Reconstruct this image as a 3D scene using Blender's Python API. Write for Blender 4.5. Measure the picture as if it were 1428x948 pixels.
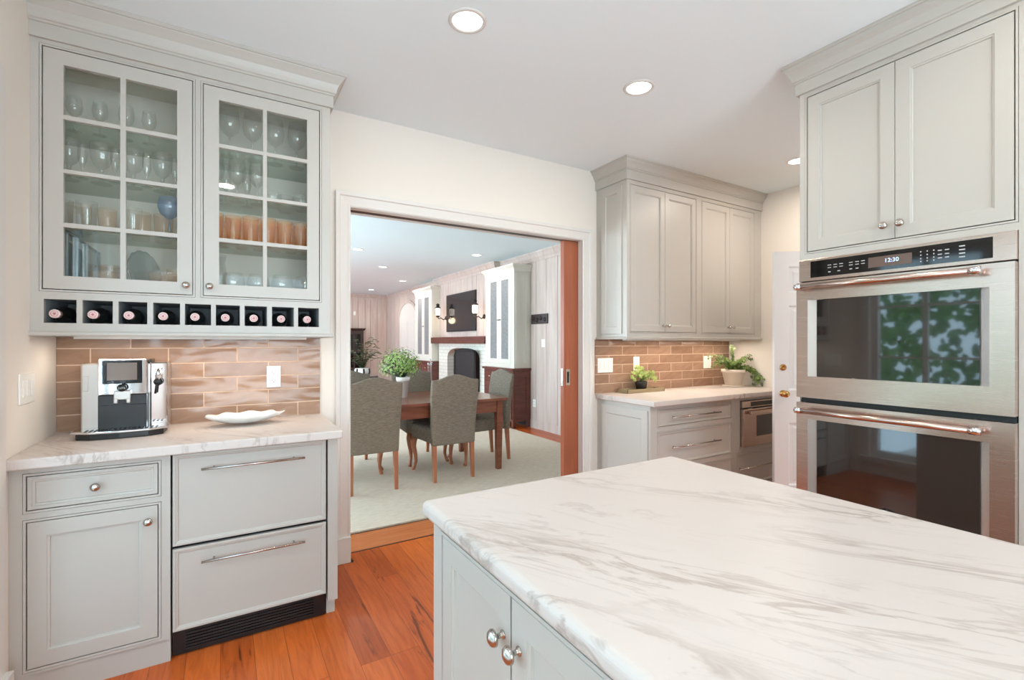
import bpy, bmesh, math, random
from mathutils import Vector, Matrix
random.seed(7)
PI = math.pi
for o in list(bpy.data.objects): bpy.data.objects.remove(o)
SC = bpy.context.scene
COL = SC.collection
# ------------------------------------------------------------------ camera, world, light, exposure
cam = bpy.data.cameras.new('camera')
cam.sensor_width = 36.0
cam.lens = 661.64 / 1428 * 36.0
cam.shift_y = 3.92 / 1428
cam.clip_start = 0.02
cam_ob = bpy.data.objects.new('camera', cam); COL.objects.link(cam_ob)
cam_ob.location = (0, -3.0081, 1.3338)
cam_ob.rotation_euler = (PI / 2, 0, -0.5426)
SC.camera = cam_ob
SC.view_settings.view_transform = 'Standard'
SC.view_settings.look = 'None'
SC.view_settings.exposure = 0.1
SC.view_settings.gamma = 1.0
SC.view_settings.use_curve_mapping = False
CEIL = 2.742
SC.cycles.transparent_max_bounces = 32
world = bpy.data.worlds.new('sky'); SC.world = world; world.use_nodes = True
bg = world.node_tree.nodes['Background']
bg.inputs['Color'].default_value = (0.56, 0.80, 1.0, 1)
bg.inputs['Strength'].default_value = 4.6
def area(name, loc, rot, sx, sy, power, color=(1, 1, 1), spread=PI):
    l = bpy.data.lights.new(name, 'AREA'); l.shape = 'RECTANGLE'; l.size = sx; l.size_y = sy
    l.energy = power; l.color = color; l.spread = spread
    o = bpy.data.objects.new(name, l); COL.objects.link(o); o.location = loc; o.rotation_euler = rot
    return o
# daylight through the windows of the left wall and of the dining room (tilted up for its ceiling), plus rear fill
COOL = (0.80, 0.91, 1.0)
portal = area('window_portal', (-0.80, -2.045, 1.19), (0, -PI / 2, 0), 2.02, 2.61, 1, COOL); portal.data.cycles.is_portal = True
area('rear_fill', (0.95, -5.4, 1.25), (PI / 2 + 0.42, 0, 0), 3.0, 1.9, 120, (0.84, 0.93, 1.0))  # added lamp at the unseen rear window, tilted up to fill the ceiling
area('daylight_dining', (-2.6, 3.6, 1.35), (0, -PI / 2 - 0.5, 0), 2.0, 5.0, 470, (0.76, 0.89, 0.98))
area('daylight_dining_far', (-2.6, 8.6, 1.35), (0, -PI / 2 - 0.5, 0), 2.0, 3.0, 130, (0.74, 0.87, 1.0))
CAN_POWER = 5.5
CAN_COLOR = (1.0, 0.89, 0.78)
UNDER_POWER = 1.6

# ------------------------------------------------------------------ materials
def mat(name, color, rough=0.5, metal=0.0, spec=0.5, coat=0.0, emit=None, estr=1.0):
    m = bpy.data.materials.new(name); m.use_nodes = True
    b = m.node_tree.nodes['Principled BSDF']
    b.inputs['Base Color'].default_value = (*color, 1)
    b.inputs['Roughness'].default_value = rough
    b.inputs['Metallic'].default_value = metal
    b.inputs['Specular IOR Level'].default_value = spec
    b.inputs['Coat Weight'].default_value = coat
    b.inputs['Coat Roughness'].default_value = 0.08
    if emit:
        b.inputs['Emission Color'].default_value = (*emit, 1); b.inputs['Emission Strength'].default_value = estr
    return m
def s2l(r, g, b):
    f = lambda c: (c / 255 / 12.92) if c / 255 <= 0.04045 else ((c / 255 + 0.055) / 1.055) ** 2.4
    return (f(r), f(g), f(b))
class NT:
    def __init__(s, m): s.t = m.node_tree; s.b = s.t.nodes['Principled BSDF']
    def n(s, ty, **kw):
        x = s.t.nodes.new(ty)
        for k, v in kw.items():
            if hasattr(x, k): setattr(x, k, v)
            else: x.inputs[k.replace('_', ' ')].default_value = v
        return x
    def l(s, a, b): s.t.links.new(a, b)
    def math(s, op, a, b=None, clamp=False):
        x = s.t.nodes.new('ShaderNodeMath'); x.operation = op; x.use_clamp = clamp
        for i, v in enumerate((a, b)):
            if v is None: continue
            if hasattr(v, 'links'): s.l(v, x.inputs[i])
            else: x.inputs[i].default_value = v
        return x.outputs[0]
    def mix(s, f, a, b, blend='MIX'):
        x = s.t.nodes.new('ShaderNodeMix'); x.data_type = 'RGBA'; x.blend_type = blend
        for i, v in ((0, f), (6, a), (7, b)):
            if hasattr(v, 'links'): s.l(v, x.inputs[i])
            elif i == 0: x.inputs[0].default_value = v
            else: x.inputs[i].default_value = (*v, 1)
        return x.outputs[2]
    def ramp(s, v, stops):
        x = s.t.nodes.new('ShaderNodeValToRGB'); e = x.color_ramp.elements
        while len(e) < len(stops): e.new(0.5)
        for el, (p, c) in zip(e, stops):
            el.position = p; el.color = (*c, 1) if len(c) == 3 else c
        s.l(v, x.inputs[0]); return x.outputs[0]
    def coords(s, scale=(1, 1, 1), rot=(0, 0, 0), loc=(0, 0, 0), world=True):
        if world: g = s.t.nodes.new('ShaderNodeNewGeometry'); out = g.outputs['Position']
        else: g = s.t.nodes.new('ShaderNodeTexCoord'); out = g.outputs['Object']
        r = s.t.nodes.new('ShaderNodeMapping'); r.vector_type = 'POINT'
        r.inputs['Rotation'].default_value = rot; r.inputs['Location'].default_value = loc
        s.l(out, r.inputs['Vector'])
        q = s.t.nodes.new('ShaderNodeMapping'); q.inputs['Scale'].default_value = scale
        s.l(r.outputs[0], q.inputs['Vector']); return q.outputs[0]
    def noise(s, vec, scale, detail=4, rough=0.55, dist=0.0):
        x = s.t.nodes.new('ShaderNodeTexNoise'); x.inputs['Scale'].default_value = scale
        x.inputs['Detail'].default_value = detail; x.inputs['Roughness'].default_value = rough
        x.inputs['Distortion'].default_value = dist
        s.l(vec, x.inputs['Vector']); return x.outputs['Fac']
    def bump(s, h, strength=0.3, dist=0.01):
        x = s.t.nodes.new('ShaderNodeBump'); x.inputs['Strength'].default_value = strength
        x.inputs['Distance'].default_value = dist; s.l(h, x.inputs['Height']); s.l(x.outputs[0], s.b.inputs['Normal'])
    def base(s, c): s.l(c, s.b.inputs['Base Color'])
M = {}
M['wall'] = mat('wall_paint', s2l(232, 224, 214), 0.7, spec=0.25)
M['ceiling'] = mat('ceiling_paint', s2l(234, 242, 244), 0.8, spec=0.1)
M['cab'] = mat('greige_cabinet_paint', s2l(188, 183, 175), 0.38)
M['cab_in'] = mat('cabinet_interior', s2l(222, 216, 205), 0.6)
M['white'] = mat('white_paint', s2l(222, 218, 212), 0.4)
M['doorwhite'] = mat('bright_white_door_paint', s2l(238, 240, 242), 0.4)
M['cream'] = mat('cream_hutch_paint', s2l(214, 211, 200), 0.45)
M['ceiling2'] = mat('daylight_tinted_ceiling', s2l(222, 238, 245), 0.8, spec=0.1)  # dining ceiling colour with the blue cast of daylight painted in
M['plastic'] = mat('white_plastic', s2l(240, 238, 232), 0.35)
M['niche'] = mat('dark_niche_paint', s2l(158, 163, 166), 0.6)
M['bottle'] = mat('dark_bottle_glass', (0.008, 0.009, 0.008), 0.08, spec=0.6)
M['capsule'] = mat('capsule_foil', s2l(225, 200, 195), 0.35)
M['red'] = mat('red_print', s2l(192, 104, 112), 0.5)
M['nickel'] = mat('brushed_nickel', s2l(190, 182, 174), 0.24, metal=1)
M['chrome'] = mat('chrome', s2l(225, 225, 228), 0.05, metal=1)
M['brass'] = mat('aged_brass', s2l(190, 150, 95), 0.25, metal=1)
M['black'] = mat('black_plastic', s2l(26, 26, 27), 0.35)
M['blackgloss'] = mat('black_gloss', s2l(12, 12, 13), 0.06, spec=0.6)
M['ovenglass'] = mat('oven_black_glass', s2l(30, 24, 22), 0.03, spec=0.9, coat=0.6)
M['mark'] = mat('grey_print', s2l(190, 190, 190), 0.5)
M['iron'] = mat('dark_iron', s2l(45, 38, 36), 0.45, metal=0.4)
M['silver'] = mat('silver_plastic', s2l(196, 190, 184), 0.3, metal=0.75)
M['can'] = mat('lamp_glow', (1, 1, 1), 0.5, emit=(1.0, 0.97, 0.92), estr=6)
M['globe'] = mat('lit_glass', (1, 1, 1), 0.3, emit=(1.0, 0.84, 0.68), estr=1.7)
M['display'] = mat('display_digits', (0, 0, 0), 0.4, emit=(0.45, 0.65, 1.0), estr=2.5)
M['terracotta'] = mat('pale_clay', s2l(226, 212, 196), 0.7)
M['soil'] = mat('soil', s2l(60, 45, 35), 0.9)
M['blackpot'] = mat('black_nursery_pot', s2l(38, 34, 34), 0.5)
M['tray'] = mat('olive_wood_tray', s2l(158, 140, 108), 0.5)
M['porcelain'] = mat('white_porcelain', s2l(238, 236, 232), 0.2, coat=0.4)
M['amber'] = None
M['tv'] = mat('tv_screen', s2l(32, 30, 31), 0.12, spec=0.7)
M['firebox'] = mat('soot_black', s2l(28, 28, 30), 0.55)
M['groove'] = mat('dark_reveal', s2l(35, 30, 28), 0.7)
M['inlay'] = mat('dark_inlay', s2l(52, 30, 18), 0.4)
M['blue'] = None

def glassy(name, tint, gl=0.12, diff=0.0, diffc=(1, 1, 1), rough=0.02, ior=1.45):
    m = bpy.data.materials.new(name); m.use_nodes = True; t = m.node_tree; t.nodes.clear()
    out = t.nodes.new('ShaderNodeOutputMaterial')
    tr = t.nodes.new('ShaderNodeBsdfTransparent'); tr.inputs[0].default_value = (*tint, 1)
    g = t.nodes.new('ShaderNodeBsdfGlossy'); g.inputs['Roughness'].default_value = rough
    lw = t.nodes.new('ShaderNodeLayerWeight'); lw.inputs['Blend'].default_value = 0.5
    pw = t.nodes.new('ShaderNodeMath'); pw.operation = 'POWER'; pw.inputs[1].default_value = 4.0; t.links.new(lw.outputs['Facing'], pw.inputs[0])
    f = t.nodes.new('ShaderNodeMath'); f.operation = 'MULTIPLY'; f.inputs[1].default_value = 0.75 if ior > 1.3 else 0.4; t.links.new(pw.outputs[0], f.inputs[0])
    a = t.nodes.new('ShaderNodeMath'); a.operation = 'ADD'; a.inputs[1].default_value = gl; a.use_clamp = True
    mx = t.nodes.new('ShaderNodeMixShader')
    t.links.new(f.outputs[0], a.inputs[0]); t.links.new(a.outputs[0], mx.inputs[0])
    last = tr.outputs[0]
    if diff:
        d = t.nodes.new('ShaderNodeBsdfDiffuse'); d.inputs[0].default_value = (*diffc, 1)
        m2 = t.nodes.new('ShaderNodeMixShader'); m2.inputs[0].default_value = diff
        t.links.new(tr.outputs[0], m2.inputs[1]); t.links.new(d.outputs[0], m2.inputs[2]); last = m2.outputs[0]
    t.links.new(last, mx.inputs[1]); t.links.new(g.outputs[0], mx.inputs[2]); t.links.new(mx.outputs[0], out.inputs[0])
    return m
M['pane'] = glassy('window_pane', (0.98, 0.99, 0.98), 0.02)
M['cabpane'] = glassy('cabinet_pane', (0.97, 0.98, 0.97), 0.025)
M['clear'] = glassy('clear_glass', (0.97, 0.975, 0.965), 0.11, 0.05, (0.9, 0.9, 0.88), ior=1.22)
M['shelf'] = glassy('green_shelf_glass', (0.86, 0.91, 0.87), 0.03, 0.10, (0.6, 0.66, 0.6), 0.1)
M['amber'] = glassy('amber_glass', (0.98, 0.76, 0.55), 0.03, 0.25, (0.9, 0.48, 0.22), ior=1.2)
M['blue'] = glassy('blue_glass', (0.62, 0.72, 0.82), 0.08, 0.30, (0.35, 0.45, 0.6))
M['pinkglass'] = glassy('rose_glass', (0.97, 0.89, 0.82), 0.04, 0.14, (0.9, 0.74, 0.64), ior=1.22)
M['cloudy'] = glassy('cloudy_glass', (0.82, 0.86, 0.86), 0.08, 0.25, (0.65, 0.7, 0.72))

def stainless():
    m = mat('brushed_stainless', s2l(206, 184, 172), 0.26, metal=1); t = NT(m)
    v = t.coords((2, 2, 260)); n = t.noise(v, 3, 2)
    t.l(t.math('ADD', t.math('MULTIPLY', n, 0.16), 0.17), t.b.inputs['Roughness'])
    t.bump(n, 0.015, 0.002); return m
M['steel'] = stainless()
def marble():
    m = mat('veined_marble', s2l(240, 233, 227), 0.38, spec=0.35); t = NT(m)
    a = math.atan2(-0.84, 0.54)
    v = t.coords((1.0, 3.8, 2.0), (0, 0, -a))
    v2 = t.coords((0.55, 2.6, 1.6), (0, 0, -a + 0.05), (0.3, 0.7, 0))
    def ridge(vec, sc, w, dist=1.0, det=7):
        n = t.noise(vec, sc, det, 0.62, dist)
        d = t.math('ABSOLUTE', t.math('SUBTRACT', n, 0.5))
        return t.math('SUBTRACT', 1.0, t.math('MULTIPLY', d, 1.0 / w), True)
    r1 = ridge(v, 1.5, 0.032, 0.8); r2 = ridge(v2, 2.1, 0.018, 1.0); r3 = ridge(v, 5.5, 0.04, 0.6)
    big = t.noise(t.coords((0.5, 2.0, 1.5), (0, 0, -a), (2.1, 0.4, 0)), 1.7, 3)
    mask = t.ramp(big, [(0.50, (0, 0, 0)), (0.70, (1, 1, 1))])
    mask2 = t.ramp(t.noise(t.coords(), 2.6, 3), [(0.46, (0.04, 0.04, 0.04)), (0.72, (1, 1, 1))])
    f1 = t.math('MULTIPLY', t.math('MULTIPLY', r1, mask), 0.85)
    f2 = t.math('MULTIPLY', t.math('MULTIPLY', r2, mask2), 0.55)
    f3 = t.math('MULTIPLY', t.math('MULTIPLY', r3, t.math('MULTIPLY', mask, mask2)), 0.35)
    g = t.t.nodes.new('ShaderNodeNewGeometry'); sp = t.t.nodes.new('ShaderNodeSeparateXYZ'); t.l(g.outputs['Position'], sp.inputs[0])
    dd = t.math('ADD', t.math('ADD', t.math('MULTIPLY', sp.outputs[0], 0.84), t.math('MULTIPLY', sp.outputs[1], 0.54)), 0.73)
    band = t.math('SUBTRACT', 1.0, t.math('MULTIPLY', t.math('ABSOLUTE', dd), 7.0), True)
    r4 = ridge(t.coords((0.8, 5.5, 2.0), (0, 0, -a), (0.7, 1.3, 0)), 1.9, 0.032, 0.7)
    f4 = t.math('MULTIPLY', t.math('MULTIPLY', r4, band), 0.62)
    c = t.mix(t.noise(v, 1.1, 4), s2l(239, 232, 227), s2l(229, 221, 215))
    c = t.mix(f3, c, s2l(185, 175, 168)); c = t.mix(f2, c, s2l(184, 172, 168)); c = t.mix(f4, c, s2l(170, 150, 136)); c = t.mix(f1, c, s2l(165, 148, 137))
    t.base(t.mix(1.0, c, (0.75, 0.72, 0.70), 'MULTIPLY')); return m
M['marble'] = marble()
def tile(shift, name):
    m = mat(name, s2l(176, 140, 112), 0.2, spec=0.4, coat=0.0); t = NT(m)
    g = t.t.nodes.new('ShaderNodeNewGeometry'); sp = t.t.nodes.new('ShaderNodeSeparateXYZ'); t.l(g.outputs['Position'], sp.inputs[0])
    cb = t.t.nodes.new('ShaderNodeCombineXYZ')
    t.l(t.math('ADD', sp.outputs[0], shift + 30.5), cb.inputs[0]); t.l(t.math('SUBTRACT', sp.outputs[2], 0.914), cb.inputs[1])
    b = t.t.nodes.new('ShaderNodeTexBrick'); t.l(cb.outputs[0], b.inputs['Vector'])
    b.inputs['Scale'].default_value = 1; b.inputs['Brick Width'].default_value = 0.305; b.inputs['Row Height'].default_value = 0.0785
    b.inputs['Mortar Size'].default_value = 0.003; b.inputs['Mortar Smooth'].default_value = 0.2
    b.inputs['Color1'].default_value = (*s2l(166, 134, 112), 1); b.inputs['Color2'].default_value = (*s2l(142, 110, 89), 1)
    b.inputs['Mortar'].default_value = (*s2l(212, 184, 160), 1); b.inputs['Bias'].default_value = -0.1
    v = t.coords((1, 1, 1)); n = t.noise(v, 9, 3, 0.5, 0.4); dk = t.ramp(t.noise(t.coords((0.6, 1, 2.2), (0, 0.25, 0)), 8, 4, 0.6, 1.2), [(0.35, s2l(196, 176, 160)), (0.62, (1, 1, 1))])
    t.base(t.mix(0.35, b.outputs['Color'], dk, 'MULTIPLY'))
    # every tile has its own pillowed, rippled glaze
    cb2 = t.t.nodes.new('ShaderNodeVectorMath'); cb2.operation = 'ADD'
    t.l(v, cb2.inputs[0])
    cc = t.t.nodes.new('ShaderNodeVectorMath'); cc.operation = 'SCALE'; cc.inputs['Scale'].default_value = 40
    t.l(b.outputs['Color'], cc.inputs[0]); t.l(cc.outputs[0], cb2.inputs[1])
    mp = t.t.nodes.new('ShaderNodeMapping'); mp.inputs['Rotation'].default_value = (0, 0.5, 0); mp.inputs['Scale'].default_value = (1.0, 1, 2.6)
    t.l(cb2.outputs[0], mp.inputs[0]); w = t.noise(mp.outputs[0], 4.2, 1.0, 0.4, 0.5)
    h = t.math('SUBTRACT', t.math('MULTIPLY', w, 1.0), t.math('MULTIPLY', b.outputs['Fac'], 0.25))
    t.bump(h, 0.5, 0.02)
    t.l(t.math('ADD', t.math('MULTIPLY', b.outputs['Fac'], 0.5), 0.15), t.b.inputs['Roughness'])
    return m
M['tileL'] = tile(0.10, 'glazed_tan_tile'); M['tileR'] = tile(-2.7605, 'glazed_tan_tile_long_run')
def wood_floor():
    m = mat('cherry_plank_floor', s2l(190, 100, 50), 0.3, spec=0.3); t = NT(m)
    g = t.t.nodes.new('ShaderNodeNewGeometry'); sp = t.t.nodes.new('ShaderNodeSeparateXYZ'); t.l(g.outputs['Position'], sp.inputs[0])
    cb = t.t.nodes.new('ShaderNodeCombineXYZ')
    t.l(t.math('ADD', sp.outputs[1], 23.007), cb.inputs[0]); t.l(t.math('ADD', sp.outputs[0], 13.092), cb.inputs[1])
    b = t.t.nodes.new('ShaderNodeTexBrick'); t.l(cb.outputs[0], b.inputs['Vector'])
    b.offset = 0.37; b.offset_frequency = 3
    b.inputs['Scale'].default_value = 1; b.inputs['Brick Width'].default_value = 1.1; b.inputs['Row Height'].default_value = 0.1245
    b.inputs['Mortar Size'].default_value = 0.0009; b.inputs['Mortar Smooth'].default_value = 0.1; b.inputs['Bias'].default_value = 0
    b.inputs['Color1'].default_value = (0, 0, 0, 1); b.inputs['Color2'].default_value = (1, 1, 1, 1); b.inputs['Mortar'].default_value = (0.5, 0.5, 0.5, 1)
    rnd = b.outputs['Color']
    off = t.t.nodes.new('ShaderNodeVectorMath'); off.operation = 'SCALE'; off.inputs['Scale'].default_value = 37
    t.l(rnd, off.inputs[0])
    ad = t.t.nodes.new('ShaderNodeVectorMath'); ad.operation = 'ADD'; t.l(g.outputs['Position'], ad.inputs[0]); t.l(off.outputs[0], ad.inputs[1])
    def mp(sc):
        q = t.t.nodes.new('ShaderNodeMapping'); q.inputs['Scale'].default_value = sc; t.l(ad.outputs[0], q.inputs[0]); return q.outputs[0]
    col = t.ramp(rnd, [(0.0, s2l(178, 84, 34)), (0.35, s2l(208, 102, 44)), (0.7, s2l(216, 116, 52)), (1.0, s2l(194, 90, 36))])
    gr = t.ramp(t.noise(mp((14, 1.1, 1)), 2.4, 6, 0.6, 1.6), [(0.3, s2l(196, 170, 150)), (0.6, (1, 1, 1))])
    col = t.mix(0.6, col, gr, 'MULTIPLY')
    streak = t.ramp(t.noise(mp((11, 0.75, 1)), 2.0, 5, 0.6, 1.2), [(0.59, (0, 0, 0)), (0.67, (1, 1, 1))])
    sm = t.ramp(rnd, [(0.25, (1, 1, 1)), (0.45, (0.12, 0.12, 0.12))])
    col = t.mix(t.math('MULTIPLY', t.math('MULTIPLY', streak, sm), 0.8), col, s2l(70, 36, 22))
    kn = t.t.nodes.new('ShaderNodeTexVoronoi'); kn.inputs['Scale'].default_value = 2.2; t.l(mp((1.6, 0.8, 1)), kn.inputs['Vector'])
    kk = t.ramp(kn.outputs['Distance'], [(0.03, (1, 1, 1)), (0.07, (0, 0, 0))])
    col = t.mix(t.math('MULTIPLY', kk, 0.75), col, s2l(66, 34, 20))
    col = t.mix(t.math('MULTIPLY', b.outputs['Fac'], 0.8), col, s2l(60, 30, 18))
    t.base(col); return m
M['floor'] = wood_floor()
def wood(name, c1, c2, rough=0.35, axis=(10, 10, 1), sc=3.0, coat=0.0):
    m = mat(name, c1, rough, coat=coat); t = NT(m)
    t.base(t.ramp(t.noise(t.coords(axis, world=False), sc, 5, 0.6, 1.0), [(0.3, c1), (0.7, c2)])); return m
M['doorwood'] = wood('cherry_door_wood', s2l(154, 84, 56), s2l(172, 98, 66), 0.35, (14, 14, 0.7))
M['darkwood'] = wood('dark_cherry_wood', s2l(84, 44, 36), s2l(112, 62, 50), 0.35, (1.5, 1.5, 9))
M['tablewood'] = wood('cherry_table_wood', s2l(112, 64, 46), s2l(142, 84, 62), 0.22, (1, 9, 9), coat=0.2)
M['legwood'] = wood('chair_leg_wood', s2l(160, 98, 68), s2l(184, 120, 86), 0.4, (9, 9, 1))
M['espresso'] = wood('espresso_wood', s2l(42, 30, 28), s2l(58, 42, 38), 0.4)
M['threshold'] = wood('cherry_threshold', s2l(186, 104, 58), s2l(206, 128, 80), 0.25, (1, 12, 1))
def fabric(name, c1, c2, axis, sc=40, rough=0.9, strength=0.25):
    m = mat(name, c1, rough, spec=0.15); t = NT(m)
    n = t.noise(t.coords(axis, world=False), sc, 3, 0.7)
    t.base(t.ramp(n, [(0.3, c1), (0.7, c2)])); t.bump(n, strength, 0.004); return m
M['tweed'] = fabric('grey_tweed', s2l(112, 103, 91), s2l(146, 135, 121), (1, 1, 5), 26)
M['rug'] = fabric('woven_sisal_rug', s2l(198, 186, 168), s2l(222, 210, 192), (1, 6, 1), 14)
M['screen'] = fabric('textured_grey_glass', s2l(112, 112, 114), s2l(150, 150, 152), (1, 1, 1), 60, 0.4)
def panelwall():
    m = mat('whitewashed_pine', s2l(190, 176, 168), 0.6); t = NT(m)
    n = t.noise(t.coords((5, 5, 0.5)), 2.2, 5, 0.6, 0.8)
    t.base(t.ramp(n, [(0.3, s2l(186, 164, 154)), (0.7, s2l(204, 190, 182))])); return m
M['panel'] = panelwall()
def brick_white():
    m = mat('painted_brick', s2l(226, 224, 214), 0.6); t = NT(m)
    g = t.t.nodes.new('ShaderNodeNewGeometry'); sp = t.t.nodes.new('ShaderNodeSeparateXYZ'); t.l(g.outputs['Position'], sp.inputs[0])
    cb = t.t.nodes.new('ShaderNodeCombineXYZ'); t.l(sp.outputs[1], cb.inputs[0]); t.l(sp.outputs[2], cb.inputs[1])
    b = t.t.nodes.new('ShaderNodeTexBrick'); t.l(cb.outputs[0], b.inputs['Vector']); b.inputs['Scale'].default_value = 1
    b.inputs['Brick Width'].default_value = 0.21; b.inputs['Row Height'].default_value = 0.07; b.inputs['Mortar Size'].default_value = 0.006
    t.base(t.mix(b.outputs['Fac'], s2l(228, 226, 216), s2l(204, 202, 192)))
    t.bump(t.math('SUBTRACT', 1.0, b.outputs['Fac']), 0.6, 0.008); return m
M['brick'] = brick_white()
def leafmat(name, c1, c2):
    m = mat(name, c1, 0.5, spec=0.3); t = NT(m)
    t.base(t.ramp(t.noise(t.coords(), 30, 2), [(0.35, c1), (0.65, c2)])); 
    t.b.inputs['Subsurface Weight'].default_value = 0.0
    return m
M['leaf'] = leafmat('ivy_leaf', s2l(78, 104, 50), s2l(140, 160, 88))
M['lime'] = leafmat('lime_leaf', s2l(150, 170, 84), s2l(208, 218, 142))
M['fresh'] = leafmat('fresh_leaf', s2l(98, 140, 62), s2l(172, 196, 118))
M['fern'] = leafmat('dark_fern', s2l(52, 70, 44), s2l(92, 110, 76))
M['garden'] = leafmat('garden_leaf', s2l(44, 92, 44), s2l(116, 156, 84))
M['bounce_ground'] = mat('pale_bounce_ground', s2l(214, 208, 202), 0.8)  # pale neutral colour chosen to bounce light indoors

# ------------------------------------------------------------------ mesh helpers
class MB:
    def __init__(s): s.v = []; s.f = []; s.sm = []
    def add(s, vs, fs, smooth=False):
        n = len(s.v); s.v += [tuple(v) for v in vs]; s.f += [tuple(i + n for i in f) for f in fs]; s.sm += [smooth] * len(fs)
        return s
    def box(s, x0, x1, y0, y1, z0, z1):
        if x0 > x1: x0, x1 = x1, x0
        if y0 > y1: y0, y1 = y1, y0
        if z0 > z1: z0, z1 = z1, z0
        return s.add([(x0, y0, z0), (x1, y0, z0), (x1, y1, z0), (x0, y1, z0), (x0, y0, z1), (x1, y0, z1), (x1, y1, z1), (x0, y1, z1)],
                     [(0, 3, 2, 1), (4, 5, 6, 7), (0, 1, 5, 4), (1, 2, 6, 5), (2, 3, 7, 6), (3, 0, 4, 7)])
    def nested(s, x0, x1, z0, z1, prof, yb, fill=True):
        """front facing -y: nested rectangles (inset, y), sides back to yb"""
        rings = [(0, yb)] + list(prof); vs = []; fs = []
        for i, y in rings: vs += [(x0 + i, y, z0 + i), (x1 - i, y, z0 + i), (x1 - i, y, z1 - i), (x0 + i, y, z1 - i)]
        for k in range(len(rings) - 1):
            a, b = 4 * k, 4 * k + 4
            for j in range(4): fs.append((a + j, a + (j + 1) % 4, b + (j + 1) % 4, b + j))
        e = 4 * (len(rings) - 1)
        if fill: fs.append((e, e + 1, e + 2, e + 3))
        fs.append((3, 2, 1, 0))
        return s.add(vs, fs)
    def lathe(s, prof, c=(0, 0, 0), seg=20, axis='z', smooth=True, ph=0.0, rfun=None, caps=(True, True)):
        """prof: (radius, height) pairs along the axis"""
        vs = []; fs = []; n = len(prof)
        for r, h in prof:
            for k in range(seg):
                a = 2 * PI * k / seg + ph; rr = r * (rfun(a, h) if rfun else 1)
                x, y = rr * math.cos(a), rr * math.sin(a)
                p = (x, y, h) if axis == 'z' else ((h, x, y) if axis == 'x' else (x, h, y))
                vs.append((p[0] + c[0], p[1] + c[1], p[2] + c[2]))
        for i in range(n - 1):
            for k in range(seg):
                k2 = (k + 1) % seg
                q = (i * seg + k, i * seg + k2, (i + 1) * seg + k2, (i + 1) * seg + k)
                fs.append(q if axis != 'y' else q[::-1])
        s.add(vs, fs, smooth)
        for ring, r in ((0, prof[0][0]), (n - 1, prof[-1][0])):
            if r > 1e-5 and caps[0 if ring == 0 else 1]:
                f = tuple(range(ring * seg, ring * seg + seg)); m = len(s.v) - len(vs)
                s.f.append(tuple(i + m for i in (f[::-1] if ring == 0 else f))); s.sm.append(False)
        return s
    def tube(s, pts, rad, seg=10, smooth=True):
        pts = [Vector(p) for p in pts]; n = len(pts)
        if not isinstance(rad, (list, tuple)): rad = [rad] * n
        vs = []; fs = []; up = Vector((0, 0, 1))
        d0 = (pts[1] - pts[0]).normalized()
        if abs(d0.dot(up)) > 0.9: up = Vector((1, 0, 0))
        for i, p in enumerate(pts):
            d = (pts[min(i + 1, n - 1)] - pts[max(i - 1, 0)]).normalized()
            a = d.cross(up).normalized(); b = a.cross(d).normalized()
            for k in range(seg):
                t = 2 * PI * k / seg + PI / seg
                vs.append(p + rad[i] * (math.cos(t) * a + math.sin(t) * b))
        for i in range(n - 1):
            for k in range(seg):
                k2 = (k + 1) % seg; fs.append((i * seg + k, (i + 1) * seg + k, (i + 1) * seg + k2, i * seg + k2))
        fs.append(tuple(range(seg))); fs.append(tuple(range((n - 1) * seg, n * seg))[::-1])
        return s.add(vs, fs, smooth)
    def prism(s, poly, axis, a, b):
        """poly of 2-D points extruded along axis from a to b. axis x: (y,z); y: (x,z); z: (x,y)"""
        def P(p, t): return (t, p[0], p[1]) if axis == 'x' else ((p[0], t, p[1]) if axis == 'y' else (p[0], p[1], t))
        n = len(poly); vs = [P(p, a) for p in poly] + [P(p, b) for p in poly]
        fs = [(i, (i + 1) % n, n + (i + 1) % n, n + i) for i in range(n)] + [tuple(range(n))[::-1], tuple(range(n, 2 * n))]
        return s.add(vs, fs)
    def sweep(s, path, prof, closed_ends=True):
        """plan path (x,y) with mitred profile (out, z); outward is to the right of the travel direction"""
        path = [Vector(p) for p in path]; n = len(path); vs = []; m = len(prof)
        for i, p in enumerate(path):
            ns = []
            if i > 0: d = (p - path[i - 1]).normalized(); ns.append(Vector((d.y, -d.x)))
            if i < n - 1: d = (path[i + 1] - p).normalized(); ns.append(Vector((d.y, -d.x)))
            if len(ns) == 2:
                q = (ns[0] + ns[1]); q = q / (1 + ns[0].dot(ns[1]))
            else: q = ns[0]
            for o, z in prof: vs.append((p.x + q.x * o, p.y + q.y * o, z))
        fs = []
        for i in range(n - 1):
            for k in range(m):
                k2 = (k + 1) % m; fs.append((i * m + k, (i + 1) * m + k, (i + 1) * m + k2, i * m + k2))
        fs.append(tuple(range(m))); fs.append(tuple(range((n - 1) * m, n * m))[::-1])
        return s.add(vs, fs)
    def build(s, name, m, parent=None, bevel=0, seg=2, sub=0, weld=False, label=None):
        me = bpy.data.meshes.new(name); me.from_pydata(s.v, [], s.f)
        me.polygons.foreach_set('use_smooth', s.sm); me.update()
        bm = bmesh.new(); bm.from_mesh(me)
        if weld: bmesh.ops.remove_doubles(bm, verts=bm.verts, dist=1e-5)
        bmesh.ops.recalc_face_normals(bm, faces=bm.faces); bm.to_mesh(me); bm.free()
        me.materials.append(M[m] if isinstance(m, str) else m)
        o = bpy.data.objects.new(name, me); COL.objects.link(o)
        if parent: o.parent = parent
        if bevel:
            b = o.modifiers.new('bevel', 'BEVEL'); b.width = bevel; b.segments = seg; b.limit_method = 'ANGLE'; b.angle_limit = 0.6
            b.harden_normals = False
        if sub:
            b = o.modifiers.new('sub', 'SUBSURF'); b.levels = sub; b.render_levels = sub
        if label: o['label'] = label
        return o
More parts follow.
